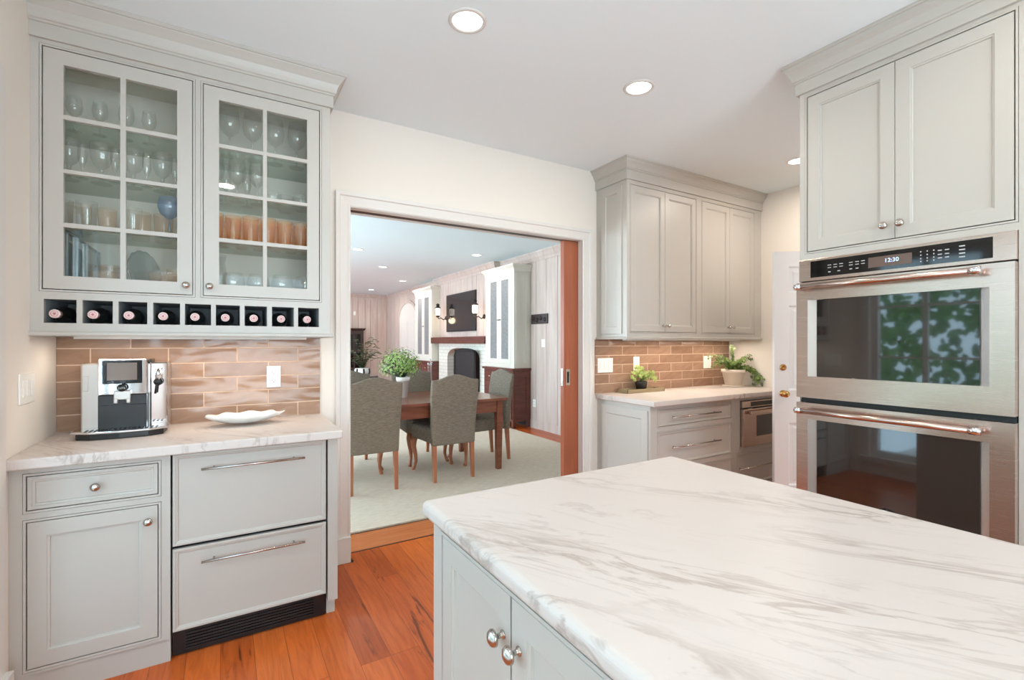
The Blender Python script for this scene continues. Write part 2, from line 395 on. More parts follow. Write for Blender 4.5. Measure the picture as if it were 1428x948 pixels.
def tag(o, label=None, cat=None, group=None, kind=None):
    for k, v in (('label', label), ('category', cat), ('group', group), ('kind', kind)):
        if v: o[k] = v
    return o
def thing(name, label, cat, loc=(0, 0, 0), rz=0, group=None):
    o = bpy.data.objects.new(name, None); COL.objects.link(o); o.empty_display_size = 0.1
    o.location = loc; o.rotation_euler = (0, 0, rz); return tag(o, label, cat, group)
def struct(name, mb, m, parent=None, **kw):
    o = mb.build(name, m, parent, **kw)
    if not parent: o['kind'] = 'structure'
    return o
def copy_tree(o, parent=None):
    c = o.copy(); COL.objects.link(c)
    if parent: c.parent = parent
    for ch in list(o.children): copy_tree(ch, c)
    return c
def text_mesh(txt, size, name, m, parent, loc, rot, extrude=0.0005, align='CENTER'):
    cu = bpy.data.curves.new(name, 'FONT'); cu.body = txt; cu.size = size; cu.extrude = extrude; cu.align_x = align; cu.align_y = 'CENTER'
    t = bpy.data.objects.new(name + '_src', cu); COL.objects.link(t)
    dg = bpy.context.evaluated_depsgraph_get(); me = bpy.data.meshes.new_from_object(t.evaluated_get(dg))
    bpy.data.objects.remove(t); me.materials.clear(); me.materials.append(M[m])
    o = bpy.data.objects.new(name, me); COL.objects.link(o); o.parent = parent; o.location = loc; o.rotation_euler = rot
    return o
R90 = -PI / 2      # rotation of things whose front looks towards -X (local x runs towards world -Y)

# cabinet helpers, all in a local frame: x to the viewer's right, -y towards the viewer, z up
def holes(mb, x0, x1, z0, z1, y0, y1, ops):
    xs = sorted(set([x0, x1] + [v for o in ops for v in o[:2]])); zs = sorted(set([z0, z1] + [v for o in ops for v in o[2:4]]))
    xs = [v for v in xs if x0 <= v <= x1]; zs = [v for v in zs if z0 <= v <= z1]
    for j in range(len(zs) - 1):
        run = None
        for i in range(len(xs) - 1):
            cx, cz = (xs[i] + xs[i + 1]) / 2, (zs[j] + zs[j + 1]) / 2
            hole = any(o[0] < cx < o[1] and o[2] < cz < o[3] for o in ops)
            if not hole: run = (run[0], xs[i + 1]) if run else (xs[i], xs[i + 1])
            if (hole or i == len(xs) - 2) and run: mb.box(run[0], run[1], y0, y1, zs[j], zs[j + 1]); run = None
    return mb
def face_frame(parent, x0, x1, z0, z1, ops, depth, m='cab', bead=0.008, back=True):
    g = 0.0025
    big = [(a - bead - g, b + bead + g, c - bead - g, d + bead + g) for a, b, c, d in ops]
    f = holes(MB(), x0, x1, z0, z1, 0, 0.02, big); f.build('face_frame', m, parent)
    b = MB()
    for a, bb, c, d in ops:
        X0, X1, Z0, Z1 = a - bead - g + 0.0015, bb + bead + g - 0.0015, c - bead - g + 0.0015, d + bead + g - 0.0015
        w = bead
        for q in ((X0, X1, Z0, Z0 + w), (X0, X1, Z1 - w, Z1), (X0, X0 + w, Z0 + w, Z1 - w), (X1 - w, X1, Z0 + w, Z1 - w)):
            b.box(q[0], q[1], -0.0012, 0.016, q[2], q[3])
    b.build('opening_bead', m, parent)
    c = MB(); t = 0.016
    c.box(x0, x0 + t, 0.02, depth, z0, z1); c.box(x1 - t, x1, 0.02, depth, z0, z1)
    c.box(x0 + t, x1 - t, 0.02, depth, z0, z0 + t); c.box(x0 + t, x1 - t, 0.02, depth, z1 - t, z1)
    if back: c.box(x0 + t, x1 - t, depth - 0.008, depth, z0 + t, z1 - t)
    return c
G = 0.0022
def shaker(parent, x0, x1, z0, z1, stile=0.06, name='door', m='cab', deep=0.010, dy=0.0):
    st = stile - 0.012
    return MB().nested(x0 + G, x1 - G, z0 + G, z1 - G, [(0, dy + 0.001), (0.001, dy), (st, dy), (st + 0.001, dy + 0.003), (st + 0.007, dy + 0.0045), (st + 0.009, dy + deep), (st + 0.012, dy + deep)], dy + 0.02).build(name, m, parent)
def slab(parent, x0, x1, z0, z1, name='drawer', m='cab', rim=0.016, dy=0.0):
    return MB().nested(x0 + G, x1 - G, z0 + G, z1 - G, [(0, dy + 0.002), (0.002, dy), (rim * 0.55, dy), (rim * 0.7, dy + 0.002), (rim, dy + 0.003), (rim + 0.003, dy + 0.007)], dy + 0.02).build(name, m, parent)
def knob(parent, x, z, y=0.0, r=0.016, name='knob', m='nickel'):
    p = [(0.0, 0.0), (r * 0.55, 0.0), (r * 0.55, 0.002), (r * 0.32, 0.005), (r * 0.30, 0.014), (r * 0.55, 0.017), (r, 0.021), (r * 1.02, 0.024), (r * 0.85, 0.030), (r * 0.45, 0.0335), (0.0, 0.0345)]
    return MB().lathe([(a, -b) for a, b in p], (x, y, z), 22, 'y').build(name, m, parent)
def bar(parent, x0, x1, z, y=0.0, r=0.0055, out=0.035, inset=0.045, name='handle', m='nickel'):
    b = MB().tube([(x0, y - out, z), (x1, y - out, z)], r, 12)
    for x in (x0 + inset, x1 - inset): b.tube([(x, y, z), (x, y - out, z)], r * 0.8, 10)
    return b.build(name, m, parent)
def crown_prof(zf0, zf1, ztop, out, back=0.0):
    """frieze board zf0..zf1 projecting a little, then a crown of coves and fillets up to ztop"""
    h = ztop - zf1
    return [(back, zf0), (0.014, zf0), (0.014, zf1), (0.020, zf1 + 0.002), (0.020, zf1 + 0.010), (0.026, zf1 + 0.014), (0.030, zf1 + 0.3 * h), (0.038, zf1 + 0.5 * h), (0.052, zf1 + 0.68 * h),
            (out - 0.012, zf1 + 0.80 * h), (out - 0.010, zf1 + 0.84 * h), (out - 0.004, zf1 + 0.86 * h), (out, zf1 + 0.92 * h), (out, ztop), (back, ztop)]

# ------------------------------------------------------------------ room shell
XL, XR, YB, YREAR = -0.68, 4.39, 0.0, -5.0
WT = 0.15
OX0, OX1, OZ = 0.6525, 2.531, 2.165          # doorway to the dining room
DXL, DXR, DYF = -2.0, 4.15, 11.0
struct('floor', MB().box(XL - 0.15, XR + 0.15, YREAR - 0.15, 0.10, -0.05, 0.0), 'floor')
struct('floor', MB().box(DXL, DXR + 0.15, 0.402, DYF + 0.15, -0.05, 0.0), 'floor')
struct('floor', MB().box(DXL, DXR + 0.15, 0.100, 0.402, -0.05, 0.0), 'threshold')
struct('trim_1', MB().box(OX0 - 0.4, OX1 + .3, 0.094, 0.106, -0.004, 0.0012), 'inlay')
struct('trim_2', MB().box(OX0 - 0.4, OX1 + .3, 0.390, 0.402, -0.004, 0.0012), 'inlay')
struct('ceiling', MB().box(XL - 0.15, XR + 0.15, YREAR - 0.15, WT, CEIL, CEIL + 0.1), 'ceiling')
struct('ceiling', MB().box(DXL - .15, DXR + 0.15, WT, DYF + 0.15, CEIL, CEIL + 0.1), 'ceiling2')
# back wall with the doorway; a slot for the pocket door on its right
w = MB()
w.box(XL - 0.15, OX0, 0, WT, 0, CEIL); w.box(OX0, OX1, 0, WT, OZ, CEIL)
w.box(OX1, XR + .15, 0, 0.045, 0, CEIL); w.box(OX1, XR + .15, 0.105, WT, 0, CEIL)
struct('wall_back', w, 'wall')
WIN = (-3.35, -0.74, 0.18, 2.2)
w = MB(); y0, y1, z0, z1 = WIN
w.box(XL - 0.15, XL, YREAR, y0, 0, CEIL); w.box(XL - 0.15, XL, y1, WT * 0, 0, CEIL); w.box(XL - 0.15, XL, y0, y1, 0, z0); w.box(XL - 0.15, XL, y0, y1, z1, CEIL)
struct('wall_left', w, 'wall')
w = MB(); w.box(XR, XR + 0.15, -1.46, 0, 0, CEIL); w.box(XR, XR + 0.15, -2.38, -1.46, 2.06, CEIL); w.box(XR, XR + 0.15, YREAR, -2.38, 0, CEIL)
w.box(XR + .15, XR + 0.9, -2.6, -2.5, 0, CEIL); w.box(XR + .9, XR + 1.0, -2.6, -1.3, 0, CEIL); w.box(XR + .15, XR + .9, -1.4, -1.3, 0, CEIL)
struct('wall_right', w, 'wall')
w = holes(MB(), XL - .15, XR + .15, 0, CEIL, YREAR - 0.15, YREAR, [(-0.5, 2.4, 0.5, 2.3)])
struct('wall_rear', w, 'wall')
def window(name, frame_fn, w, h, nx, nz, frame_w=0.06, mw=0.022):
    o = MB(); F = frame_fn
    def bx(u0, u1, v0, v1, d0, d1): o.box(*F(u0, u1, d0, d1), v0, v1)
    bx(0, w, 0, frame_w, 0, .07); bx(0, w, h - frame_w, h, 0, .07); bx(0, frame_w, frame_w, h - frame_w, 0, .07); bx(w - frame_w, w, frame_w, h - frame_w, 0, .07)
    for i in range(1, nx):
        u = w * i / nx; ww = mw if i % 2 else mw * 2.2; bx(u - ww, u + ww, frame_w, h - frame_w, 0.02, .06)
    for j in range(1, nz):
        v = h * j / nz; bx(frame_w, w - frame_w, v - mw / 2, v + mw / 2, 0.025, .055)
    ob = o.build(name, 'white'); ob['kind'] = 'structure'
    p = MB(); p.box(*F(frame_w, w - frame_w, .038, .042), frame_w, h - frame_w); p.build('window_pane', 'pane', ob)
    return ob
o = window('window_1', lambda u0, u1, d0, d1: (XL - 0.03 - d1, XL - 0.03 - d0, WIN[0] + u0, WIN[0] + u1), WIN[1] - WIN[0], WIN[3] - WIN[2], 6, 4); o.location.z = WIN[2]
o = window('window_2', lambda u0, u1, d0, d1: (-0.5 + u0, -0.5 + u1, YREAR - 0.03 - d1, YREAR - 0.03 - d0), 2.9, 1.8, 6, 4); o.location.z = 0.5
# casing round window_1, its near edge shows at the photo's left border
cz = MB(); cz.box(XL, XL + 0.02, WIN[1], WIN[1] + 0.072, 0.1, WIN[3] + .09); cz.box(XL, XL + .02, WIN[0] - .08, WIN[1], WIN[3], WIN[3] + .09); cz.box(XL, XL + .02, WIN[0] - .08, WIN[0], 0.1, WIN[3])
cz.box(XL, XL + .04, WIN[0] - .1, WIN[1] + .072, 0.13, 0.18)
struct('trim_3', cz, 'white')
# doorway casing with backband
def casing_prof(): return [(0, 0), (0, -0.014), (0.008, -0.018), (0.020, -0.016), (0.060, -0.020), (0.066, -0.028), (0.088, -0.030), (0.088, 0)]
c = MB()
def casing(c, x0, x1, zt, prof, ybase, s=1):
    L = []
    for (u, d) in prof: L.append([(x0 - u, ybase + s * d, 0.0), (x0 - u, ybase + s * d, zt + u), (x1 + u, ybase + s * d, zt + u), (x1 + u, ybase + s * d, 0.0)])
    n = len(prof); vs = [p for l in L for p in l]; fs = []
    for k in range(n):
        k2 = (k + 1) % n
        for j in range(3): fs.append((k * 4 + j, k * 4 + j + 1, k2 * 4 + j + 1, k2 * 4 + j))
    fs.append(tuple(k * 4 for k in range(n))); fs.append(tuple(k * 4 + 3 for k in range(n))[::-1])
    c.add(vs, fs)
casing(c, OX0 + 0.0, OX1 - 0.055, OZ, casing_prof(), 0.0)
struct('trim_4', c, 'white')
c = MB(); casing(c, OX0, OX1 - .055, OZ, casing_prof(), WT, -1); struct('trim_5', c, 'white')
j = MB()   # jambs (split on the right and overhead for the pocket track)
j.box(OX0 - 0.012, OX0 + 0.002, -0.001, WT + .001, 0, OZ); 
j.box(OX1 - 0.055, OX1, -0.004, 0.046, 0, OZ); j.box(OX1 - 0.055, OX1, 0.104, WT + .004, 0, OZ)
j.box(OX0, OX1 - .05, -0.004, 0.045, OZ - 0.002, OZ + .02); j.box(OX0, OX1 - .05, 0.105, WT + .004, OZ - 0.002, OZ + .02)
struct('trim_6', j, 'white')
struct('trim_7', MB().box(OX0, OX1 - .02, 0.046, 0.104, OZ - 0.001, OZ + 0.0), 'espresso')
p = MB(); p.box(OX0 - 0.094, OX0 - 0.002, -0.036, 0.0, 0, 0.155); p.box(OX0 - 0.002, OX0 + .016, -0.036, .01, 0, 0.0); struct('trim_8', p, 'white', bevel=.003)
p = MB(); p.box(OX1 - 0.053, OX1 + 0.037, -0.036, 0.0, 0, 0.155); struct('trim_9', p, 'white', bevel=.003)
b = MB(); b.box(0.487, OX0 - .095, -0.016, 0, 0, 0.14); struct('baseboard_back', b, 'white')
# pocket door, pulled out of the wall a little
pd = MB(); pd.box(2.334, 2.60, 0.052, 0.098, 0.008, OZ - 0.004)
pd = pd.build('door_1', 'doorwood', bevel=.002); pd['kind'] = 'structure'
h = MB(); h.box(2.3315, 2.335, 0.064, 0.088, 0.985, 1.125); h.build('edge_pull_plate', 'nickel', pd)
h = holes(MB(), 2.352, 2.394, 0.99, 1.12, 0.049, 0.053, [(2.362, 2.384, 1.01, 1.10)]); h.build('flush_pull', 'nickel', pd)
h = MB(); h.box(2.362, 2.384, 0.0505, 0.0515, 1.01, 1.10); h.build('pull_recess', 'black', pd)
h = MB(); h.box(2.35, 2.40, 0.098, 0.102, 0.985, 1.125); h.build('flush_pull', 'brass', pd)
# white six-panel door swung open into the kitchen, hinged on the right wall
hx, hy, lx, ly = 4.372, -1.452, 3.615, -0.925
L = math.hypot(hx - lx, hy - ly); ang = math.atan2(hy - ly, hx - lx)
d2 = MB(); DH = 2.035
holesd = []
col = [(0.105, 0.105 + (L - .32) / 2), (0.215 + (L - .32) / 2, L - .105)]
rowz = [(0.24, 0.80), (0.99, 1.60), (1.70, 1.91)]
rowz = [(0.24, 0.72), (0.97, 1.62), (1.72, 1.92)]
ops = [(a, b, c_, e) for a, b in col for c_, e in rowz]
holes(d2, 0, L, 0.01, DH, 0, 0.036, ops)
for (a, b, c_, e) in ops: d2.nested(a, b, c_, e, [(0, 0.001), (0.012, 0.012), (0.03, 0.012), (0.045, 0.006)], 0.034)
d2 = d2.build('door_2', 'doorwhite'); d2['kind'] = 'structure'; d2.location = (lx, ly, 0); d2.rotation_euler = (0, 0, ang)
kn = MB(); kn.lathe([(0.0, 0), (0.026, 0), (0.026, -0.005), (0.010, -0.008), (0.009, -0.03), (0.022, -0.036), (0.027, -0.048), (0.022, -0.060), (0.0, -0.064)], (0.062, 0, 0.945), 24, 'y'); kn.build('door_knob', 'brass', d2)
kn = MB(); kn.lathe([(0.0, 0), (0.025, 0), (0.025, -0.006), (0.018, -0.011), (0.012, -0.011), (0.011, -0.006), (0.0, -0.006)], (0.062, 0, 1.145), 24, 'y'); kn.build('deadbolt_rose', 'brass', d2)
c = MB()
c.box(XR - 0.018, XR, -1.46, -1.37, 0, 2.15); c.box(XR - .018, XR, -2.38, -1.46, 2.06, 2.15); c.box(XR - .018, XR, -2.47, -2.38, 0, 2.15); struct('trim_10', c, 'white')

# ------------------------------------------------------------------ LEFT WALL CABINET (glass doors, wine cubbies)
WZ0, WZ1 = 1.364, 2.585
wc = thing('glass_door_wall_cabinet', 'tall greige wall cabinet with two glass doors above a row of wine cubbies', 'cabinet', (XL, -0.3586, 0))
CW, CD = 1.153, 0.3566
doors = [(0.038, 0.548, 1.555, 2.548), (0.589, 1.100, 1.555, 2.548)]
ncx = [-0.638, -0.537, -0.518, -0.419, -0.400, -0.300, -0.279, -0.180, -0.162, -0.060, -0.041, 0.058, 0.078, 0.175, 0.197, 0.297, 0.317, 0.417]
nic = [(ncx[i] - XL, ncx[i + 1] - XL, 1.416, 1.514) for i in range(0, 18, 2)]
g = 0.0105
f = holes(MB(), 0, CW, WZ0 + .012, WZ1, 0, 0.02, [(a - g, b + g, c_ - g, d_ + g) for a, b, c_, d_ in doors] + nic)
f.build('face_frame', 'cab', wc)
bd = MB()
for a, b_, c_, d_ in doors:
    X0, X1, Z0, Z1 = a - .009, b_ + .009, c_ - .009, d_ + .009
    for q in ((X0, X1, Z0, Z0 + .007), (X0, X1, Z1 - .007, Z1), (X0, X0 + .007, Z0 + .007, Z1 - .007), (X1 - .007, X1, Z0 + .007, Z1 - .007)): bd.box(q[0], q[1], -0.0012, .016, q[2], q[3])
bd.build('opening_bead', 'cab', wc)
for a_ in (0, CW - .018): MB().box(a_, a_ + .018, .02, CD, WZ0 + .012, WZ1).build('side_panel', 'cab', wc)
MB().box(.018, CW - .018, .02, CD, 1.526, 1.55).build('cabinet_floor', 'cab_in', wc)
MB().box(.018, CW - .018, .02, CD, WZ1 - .02, WZ1).build('cabinet_top', 'cab_in', wc)
MB().box(.018, CW - .018, CD - .01, CD, 1.55, WZ1 - .02).build('back_panel', 'cab_in', wc)
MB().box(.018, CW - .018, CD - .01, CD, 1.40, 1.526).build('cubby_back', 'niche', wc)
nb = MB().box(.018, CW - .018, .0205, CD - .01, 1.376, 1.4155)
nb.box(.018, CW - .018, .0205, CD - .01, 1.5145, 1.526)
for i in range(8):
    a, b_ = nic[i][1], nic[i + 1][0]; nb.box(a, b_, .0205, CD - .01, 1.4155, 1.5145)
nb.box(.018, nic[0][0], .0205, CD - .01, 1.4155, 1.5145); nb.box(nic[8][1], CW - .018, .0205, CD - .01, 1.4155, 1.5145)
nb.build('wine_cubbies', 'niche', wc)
MB().box(0.018, CW - .018, 0.004, CD, WZ0, 1.376).build('bottom_board', 'cab', wc)
m_ = MB().sweep([(0, 0), (CW, 0), (CW, CD)], [(0, WZ0 - .002), (0.012, WZ0 - .002), (0.016, WZ0 + .004), (0.016, WZ0 + .012), (0.010, WZ0 + .018), (0, WZ0 + .018)])
m_.build('light_rail', 'cab', wc)
MB().sweep([(0, 0), (CW, 0), (CW, CD)], crown_prof(2.575, 2.634, CEIL, 0.074)).build('crown_moulding', 'cab', wc)
MB().box(0.53, .607, 0.02, 0.034, 1.55, WZ1 - .02).build('centre_stile', 'cab', wc)
mzs = [(2.263, 2.281), (2.040, 2.056), (1.815, 1.833)]
for (x0, x1, z0, z1), (gx0, gx1), (mx0, mx1), kx in ((doors[0], (0.102, 0.489), (0.286, 0.305), 0.523), (doors[1], (0.652, 1.040), (0.837, 0.855), 0.614)):
    dm = MB(); xs = [(gx0, mx0), (mx1, gx1)]; zs = [(1.612, 1.815), (1.833, 2.040), (2.056, 2.263), (2.281, 2.488)]
    holes(dm, x0 + G, x1 - G, z0 + G, z1 - G, 0, 0.02, [(a, b_, c_, d_) for a, b_ in xs for c_, d_ in zs])
    dr = dm.build('glass_door', 'cab', wc)
    MB().box(gx0 - .01, gx1 + .01, 0.021, 0.024, 1.602, 2.498).build('glass_pane', 'cabpane', dr)
    knob(dr, kx, 1.598, 0, 0.0155)
SHZ = [1.815, 2.040, 2.264]
for z in SHZ: MB().box(.02, CW - .02, .045, CD - .012, z, z + .008).build('glass_shelf', 'shelf', wc)

# under-cabinet lamps
for nm, x, y, ln in (('under_cabinet_light', -0.10, -0.20, 0.95), ('under_cabinet_light', 3.50, -0.20, 1.5)):
    a, b_ = x - ln / 2, x + ln / 2
    o = MB().box(a, b_, y - .02, y + .02, WZ0 - 0.013, WZ0 - .001).build(nm, 'white')
    tag(o, 'slim white light bar fixed under the %s wall cabinet' % ('glass-door' if x < 1 else 'four-door'), 'lamp')
    area('under_lamp', (x, y, WZ0 - 0.016), (0, 0, 0), ln, 0.04, UNDER_POWER * ln * (1.8 if x < 1 else 2.4), (1.0, 0.86, 0.72))

# wine bottles
def make_bottle():
    r = thing('wine_bottle', 'x', 'bottle')
    MB().lathe([(0.0, 0), (0.030, 0), (0.0365, -0.006), (0.0365, -0.19), (0.033, -0.212), (0.021, -0.235), (0.0145, -0.25), (0.0135, -0.285), (0, -0.285)], (0, 0, 0), 24, 'y').build('bottle_body', 'bottle', r)
    MB().lathe([(0.0138, -0.262), (0.0150, -0.262), (0.0165, -0.302), (0.0178, -0.304), (0.0178, -0.312), (0.0160, -0.3135), (0, -0.3135)], (0, 0, 0), 24, 'y').build('foil_capsule', 'capsule', r)
    lg = MB(); 
    lg.lathe([(0.0122, -0.3136), (0.0122, -0.3146), (0.0108, -0.3146), (0.0108, -0.3136)], (0, 0, 0), 24, 'y', caps=(False, False))
    for k in range(5):
        a = PI / 2 + 2 * PI * k / 5; ca, sa = math.cos(a), math.sin(a)
        P = [(.0022 * -sa, .0022 * ca), (.0085 * ca, .0085 * sa), (.0022 * sa, -.0022 * ca), (-.002 * ca, -.002 * sa)]
        lg.prism(P, 'y', -0.3136, -0.3146)
    lg.build('capsule_print', 'red', r)
    return r
ords = ['leftmost', 'second from the left', 'third from the left', 'fourth from the left', 'middle', 'fourth from the right', 'third from the right', 'second from the right', 'rightmost']
b0 = make_bottle()
for i in range(9):
    o = b0 if i == 0 else copy_tree(b0)
    o.location = ((ncx[2 * i] + ncx[2 * i + 1]) / 2 - 0.011, -0.076, 1.416 + 0.0367); o.rotation_euler = (0, random.uniform(0, 6), 0)
    tag(o, 'dark wine bottle lying in the %s of the nine cubbies' % ords[i] if i != 4 else 'dark wine bottle lying in the middle one of the nine cubbies', 'bottle', 'wine bottles in the cubbies')

# ------------------------------------------------------------------ glassware
def gl(prof, name, m='clear', seg=20, rf=None):
    return MB().lathe(prof, (0, 0, 0), seg, 'z', rfun=rf, caps=(True, False)).build(name, m)
KINDS = {
 'wine':   ('wine_glass', [(0.034, 0), (0.034, .002), (.006, .006), (.0035, .02), (.0035, .085), (.012, .092), (.034, .115), (.041, .145), (.039, .175), (.033, .215)], 'clear'),
 'goblet': ('goblet', [(0.033, 0), (0.033, .003), (.008, .008), (.006, .02), (.011, .03), (.006, .04), (.008, .06), (.024, .075), (.033, .10), (.037, .15), (.036, .165)], 'clear'),
 'flute':  ('champagne_flute', [(0.028, 0), (0.028, .002), (.004, .006), (.0035, .06), (.010, .075), (.021, .11), (.024, .15), (.021, .205)], 'clear'),
 'tumbler': ('tumbler', [(0.0, 0), (.027, 0), (.030, .006), (.034, .11), (.036, .135)], 'clear'),
 'amber':  ('amber_tumbler', [(0.0, 0), (.026, 0), (.028, .005), (.033, .10), (.038, .150)], 'amber'),
 'rose':   ('rose_tumbler', [(0.0, 0), (.028, 0), (.031, .006), (.035, .09), (.036, .12)], 'pinkglass'),
 'snifter': ('snifter', [(0.032, 0), (0.032, .002), (.006, .008), (.006, .02), (.030, .035), (.046, .065), (.046, .085), (.036, .12)], 'clear'),
 'coupe':  ('coupe_glass', [(0.030, 0), (0.030, .002), (.004, .006), (.004, .055), (.015, .062), (.036, .075), (.044, .10)], 'clear'),
 'blue':   ('blue_goblet', [(0.033, 0), (0.033, .003), (.005, .008), (.0035, .02), (.0035, .085), (.015, .092), (.034, .108), (.044, .135), (.043, .158), (.036, .18)], 'blue'),
 'bowl':   ('ribbed_glass_bowl', [(0.0, 0), (.03, 0), (.045, .02), (.060, .06), (.066, .10)], 'pinkglass'),
 'pitcher': ('glass_pitcher', [(0.0, 0), (.040, 0), (.048, .02), (.052, .07), (.040, .13), (.034, .165), (.040, .20)], 'clear'),
 'cup':    ('cut_glass_cup', [(0.0, 0), (.026, 0), (.037, .015), (.041, .045), (.039, .075), (.036, .082)], 'clear'),
}
proto = {}
def put_glass(kind, x, y, z, label, group, sc=1.0):
    nm, prof, m = KINDS[kind]
    if kind not in proto:
        rf = (lambda a, h: 1 + 0.03 * math.cos(12 * a)) if kind in ('bowl', 'cup', 'tumbler', 'goblet') else None
        o = gl(prof, nm, m, 36 if rf else 22, rf); proto[kind] = o
    else:
        o = proto[kind].copy(); COL.objects.link(o)
    o.location = (x, y, z); o.scale = (sc, sc, sc); o.rotation_euler = (0, 0, random.uniform(0, 6))
    tag(o, label, 'glass', group); return o
ORD = ['leftmost', 'second', 'third', 'fourth', 'fifth', 'sixth', 'seventh', 'eighth', 'ninth', 'tenth']
def row(kind, xs, y, z, what, where, sc=1.0):
    for a_, b_ in (('on the third shelf down', 'third shelf'), ('on the second shelf down', 'second shelf'), ('on the third shelf', 'third shelf'), ('on the top shelf', 'top shelf'), ('on the cabinet floor', 'cabinet floor'), (' behind the ', ', '), ('in the front row', 'front row'), ('in the back row', 'back row'), ('at the back of the ', 'back of '), ('shelf down', 'shelf')): where = where.replace(a_, b_)
    where = ', ' + where
    n = len(xs); words = {2: 'two', 3: 'three', 4: 'four', 5: 'five', 6: 'six', 7: 'seven', 8: 'eight'}
    for i, x in enumerate(xs):
        if n == 1: lab = '%s%s' % (what, where)
        elif n == 2: lab = '%s of the two %ss%s' % (('left', 'right')[i], what, where)
        else:
            od = ORD[i] if i == 0 else ('rightmost' if i == n - 1 else ORD[i] + ' from left')
            lab = '%s of the %s %ss%s' % (od, words[n], what, where)
        put_glass(kind, x, y, z, lab, ('%ss%s' % (what, where)) if n > 1 else None, sc * random.uniform(0.97, 1.03) if n > 1 else sc)
T = [z + .0085 for z in SHZ]; Z0 = 1.551
row('wine', [-0.577, -0.489, -0.395, -0.311], -0.20, T[2], 'small stemmed glass', 'on the top shelf behind the left glass door', .72)
row('wine', [0.015, 0.118, 0.222, 0.326], -0.22, T[2], 'tall wine glass', 'on the top shelf behind the right glass door', 1.12)
row('goblet', [-0.590, -0.480, -0.368, -0.258], -0.22, T[1], 'cut-glass goblet', 'on the second shelf down behind the left glass door', 1.1)
row('flute', [-0.536, -0.425, -0.312, -0.205], -0.27, T[1], 'slim flute', 'on the second shelf down behind the left glass door', .75)
row('wine', [-0.045, 0.049, 0.140], -0.22, T[1], 'stemmed glass', 'on the second shelf down behind the right glass door')
row('flute', [0.000, 0.095], -0.14, T[1], 'champagne flute', 'at the back of the second shelf down behind the right glass door')
row('cup', [0.215, 0.350], -0.20, T[1], 'cut-glass cup', 'on the second shelf down behind the right glass door')
row('cup', [0.280], -0.13, T[1], 'small cut-glass cup', 'behind two others, second shelf, right door', 1.1)
row('tumbler', [-0.615, -0.535], -0.20, T[0], 'clear tumbler', 'on the third shelf down behind the left glass door', 1.05)
row('rose', [-0.575], -0.12, T[0], 'pale rose tumbler', 'at the back of the third shelf behind the left glass door', 1.2)
row('rose', [-0.460], -0.22, T[0], 'pale rose tumbler', 'left of the middle bar, third shelf, left door', .95)
row('rose', [-0.350, -0.262], -0.13, T[0], 'rose-tinted tumbler', 'right end of third shelf behind the left glass door', 1.12)
row('tumbler', [-0.365], -0.24, T[0], 'clear tumbler', 'right of the middle bar, third shelf, left door', .95)
row('blue', [-0.228], -0.25, T[0], 'pale blue goblet', 'at the right edge of the left glass door', 1.08)
row('amber', [-0.045, 0.032, 0.109, 0.188, 0.266, 0.344], -0.235, T[0], 'amber tumbler', 'in the front row on the third shelf behind the right glass door')
row('amber', [-0.010, 0.070, 0.150, 0.228, 0.306, 0.384], -0.15, T[0], 'amber tumbler', 'in the back row on the third shelf behind the right glass door')
row('bowl', [-0.450], -0.26, Z0, 'ribbed rose glass bowl', 'left of the middle bar on the cabinet floor, left door', .95)
row('bowl', [-0.240], -0.23, Z0, 'large ribbed rose glass bowl', 'right of the middle bar on the cabinet floor, left door', 1.1)
row('rose', [-0.470, -0.210], -0.09, Z0, 'rose tumbler', 'on the cabinet floor behind the left glass door', 1.25)
row('pitcher', [-0.045], -0.10, Z0, 'clear glass pitcher', 'left end of cabinet floor, right glass door', 1.2)
row('snifter', [0.032, 0.142, 0.252, 0.362], -0.255, Z0, 'round brandy snifter', 'on the cabinet floor behind the right glass door', 1.12)
# glass platters standing on edge on the cabinet floor, left door
for i, (x, hh) in enumerate(((-0.585, .255), (-0.553, .235), (-0.521, .21))):
    m_ = MB(); m_.box(x - .003, x + .003, -.30, -.06, Z0, Z0 + hh)
    for yy in (-.30, -.066): m_.box(x - .009, x + .009, yy, yy + .006, Z0, Z0 + hh)
    m_.box(x - .009, x + .009, -.30, -.06, Z0 + hh - .005, Z0 + hh)
    o = m_.build('glass_platter', 'cloudy')
    tag(o, '%s of three rectangular glass platters standing on edge behind left door' % ('leftmost', 'middle', 'rightmost')[i], 'platter', 'glass platters standing on edge')
m_ = MB().lathe([(0, -.004), (.05, -.004), (.095, .006), (.11, .012), (.11, .018), (.095, .012), (.05, .002), (0, .002)], (0, 0, 0), 40, 'x', rfun=lambda a, h: 1 + .03 * math.cos(14 * a))
o = m_.build('scalloped_glass_plate', 'cloudy'); o.location = (-0.345, -0.14, Z0 + .112); o.rotation_euler = (0, -0.12, -0.5)
tag(o, 'scalloped clear glass plate standing on edge right of the middle bar, left door', 'plate')

# ------------------------------------------------------------------ LEFT BASE: cabinet, drawer refrigerator, counter
bc = thing('base_cabinet', 'greige base cabinet with one small drawer over one door, under the coffee machine', 'cabinet', (XL, -0.5758, 0))
ops = [(0.047, 0.441, 0.710, 0.838), (0.047, 0.441, 0.120, 0.667)]
c = face_frame(bc, 0.0, 0.4815, 0.100, 0.873, ops, 0.574); c.build('carcass', 'cab', bc)
MB().box(0.0, 0.4815, 0.012, .03, 0, 0.0995).box(.4655, .4815, .03, .5, 0, .0995).build('toe_board', 'cab', bc)
MB().nested(ops[0][0] + G, ops[0][1] - G, ops[0][2] + G, ops[0][3] - G, [(0, .001), (.001, 0), (.012, 0), (.014, .003), (.021, .004), (.023, .008)], .02).build('drawer', 'cab', bc)
dr = bc.children[-1]; knob(dr, 0.244, 0.772, 0.008, 0.016)
dr = shaker(bc, *ops[1], stile=.066); knob(dr, 0.409, 0.606, 0, 0.016)
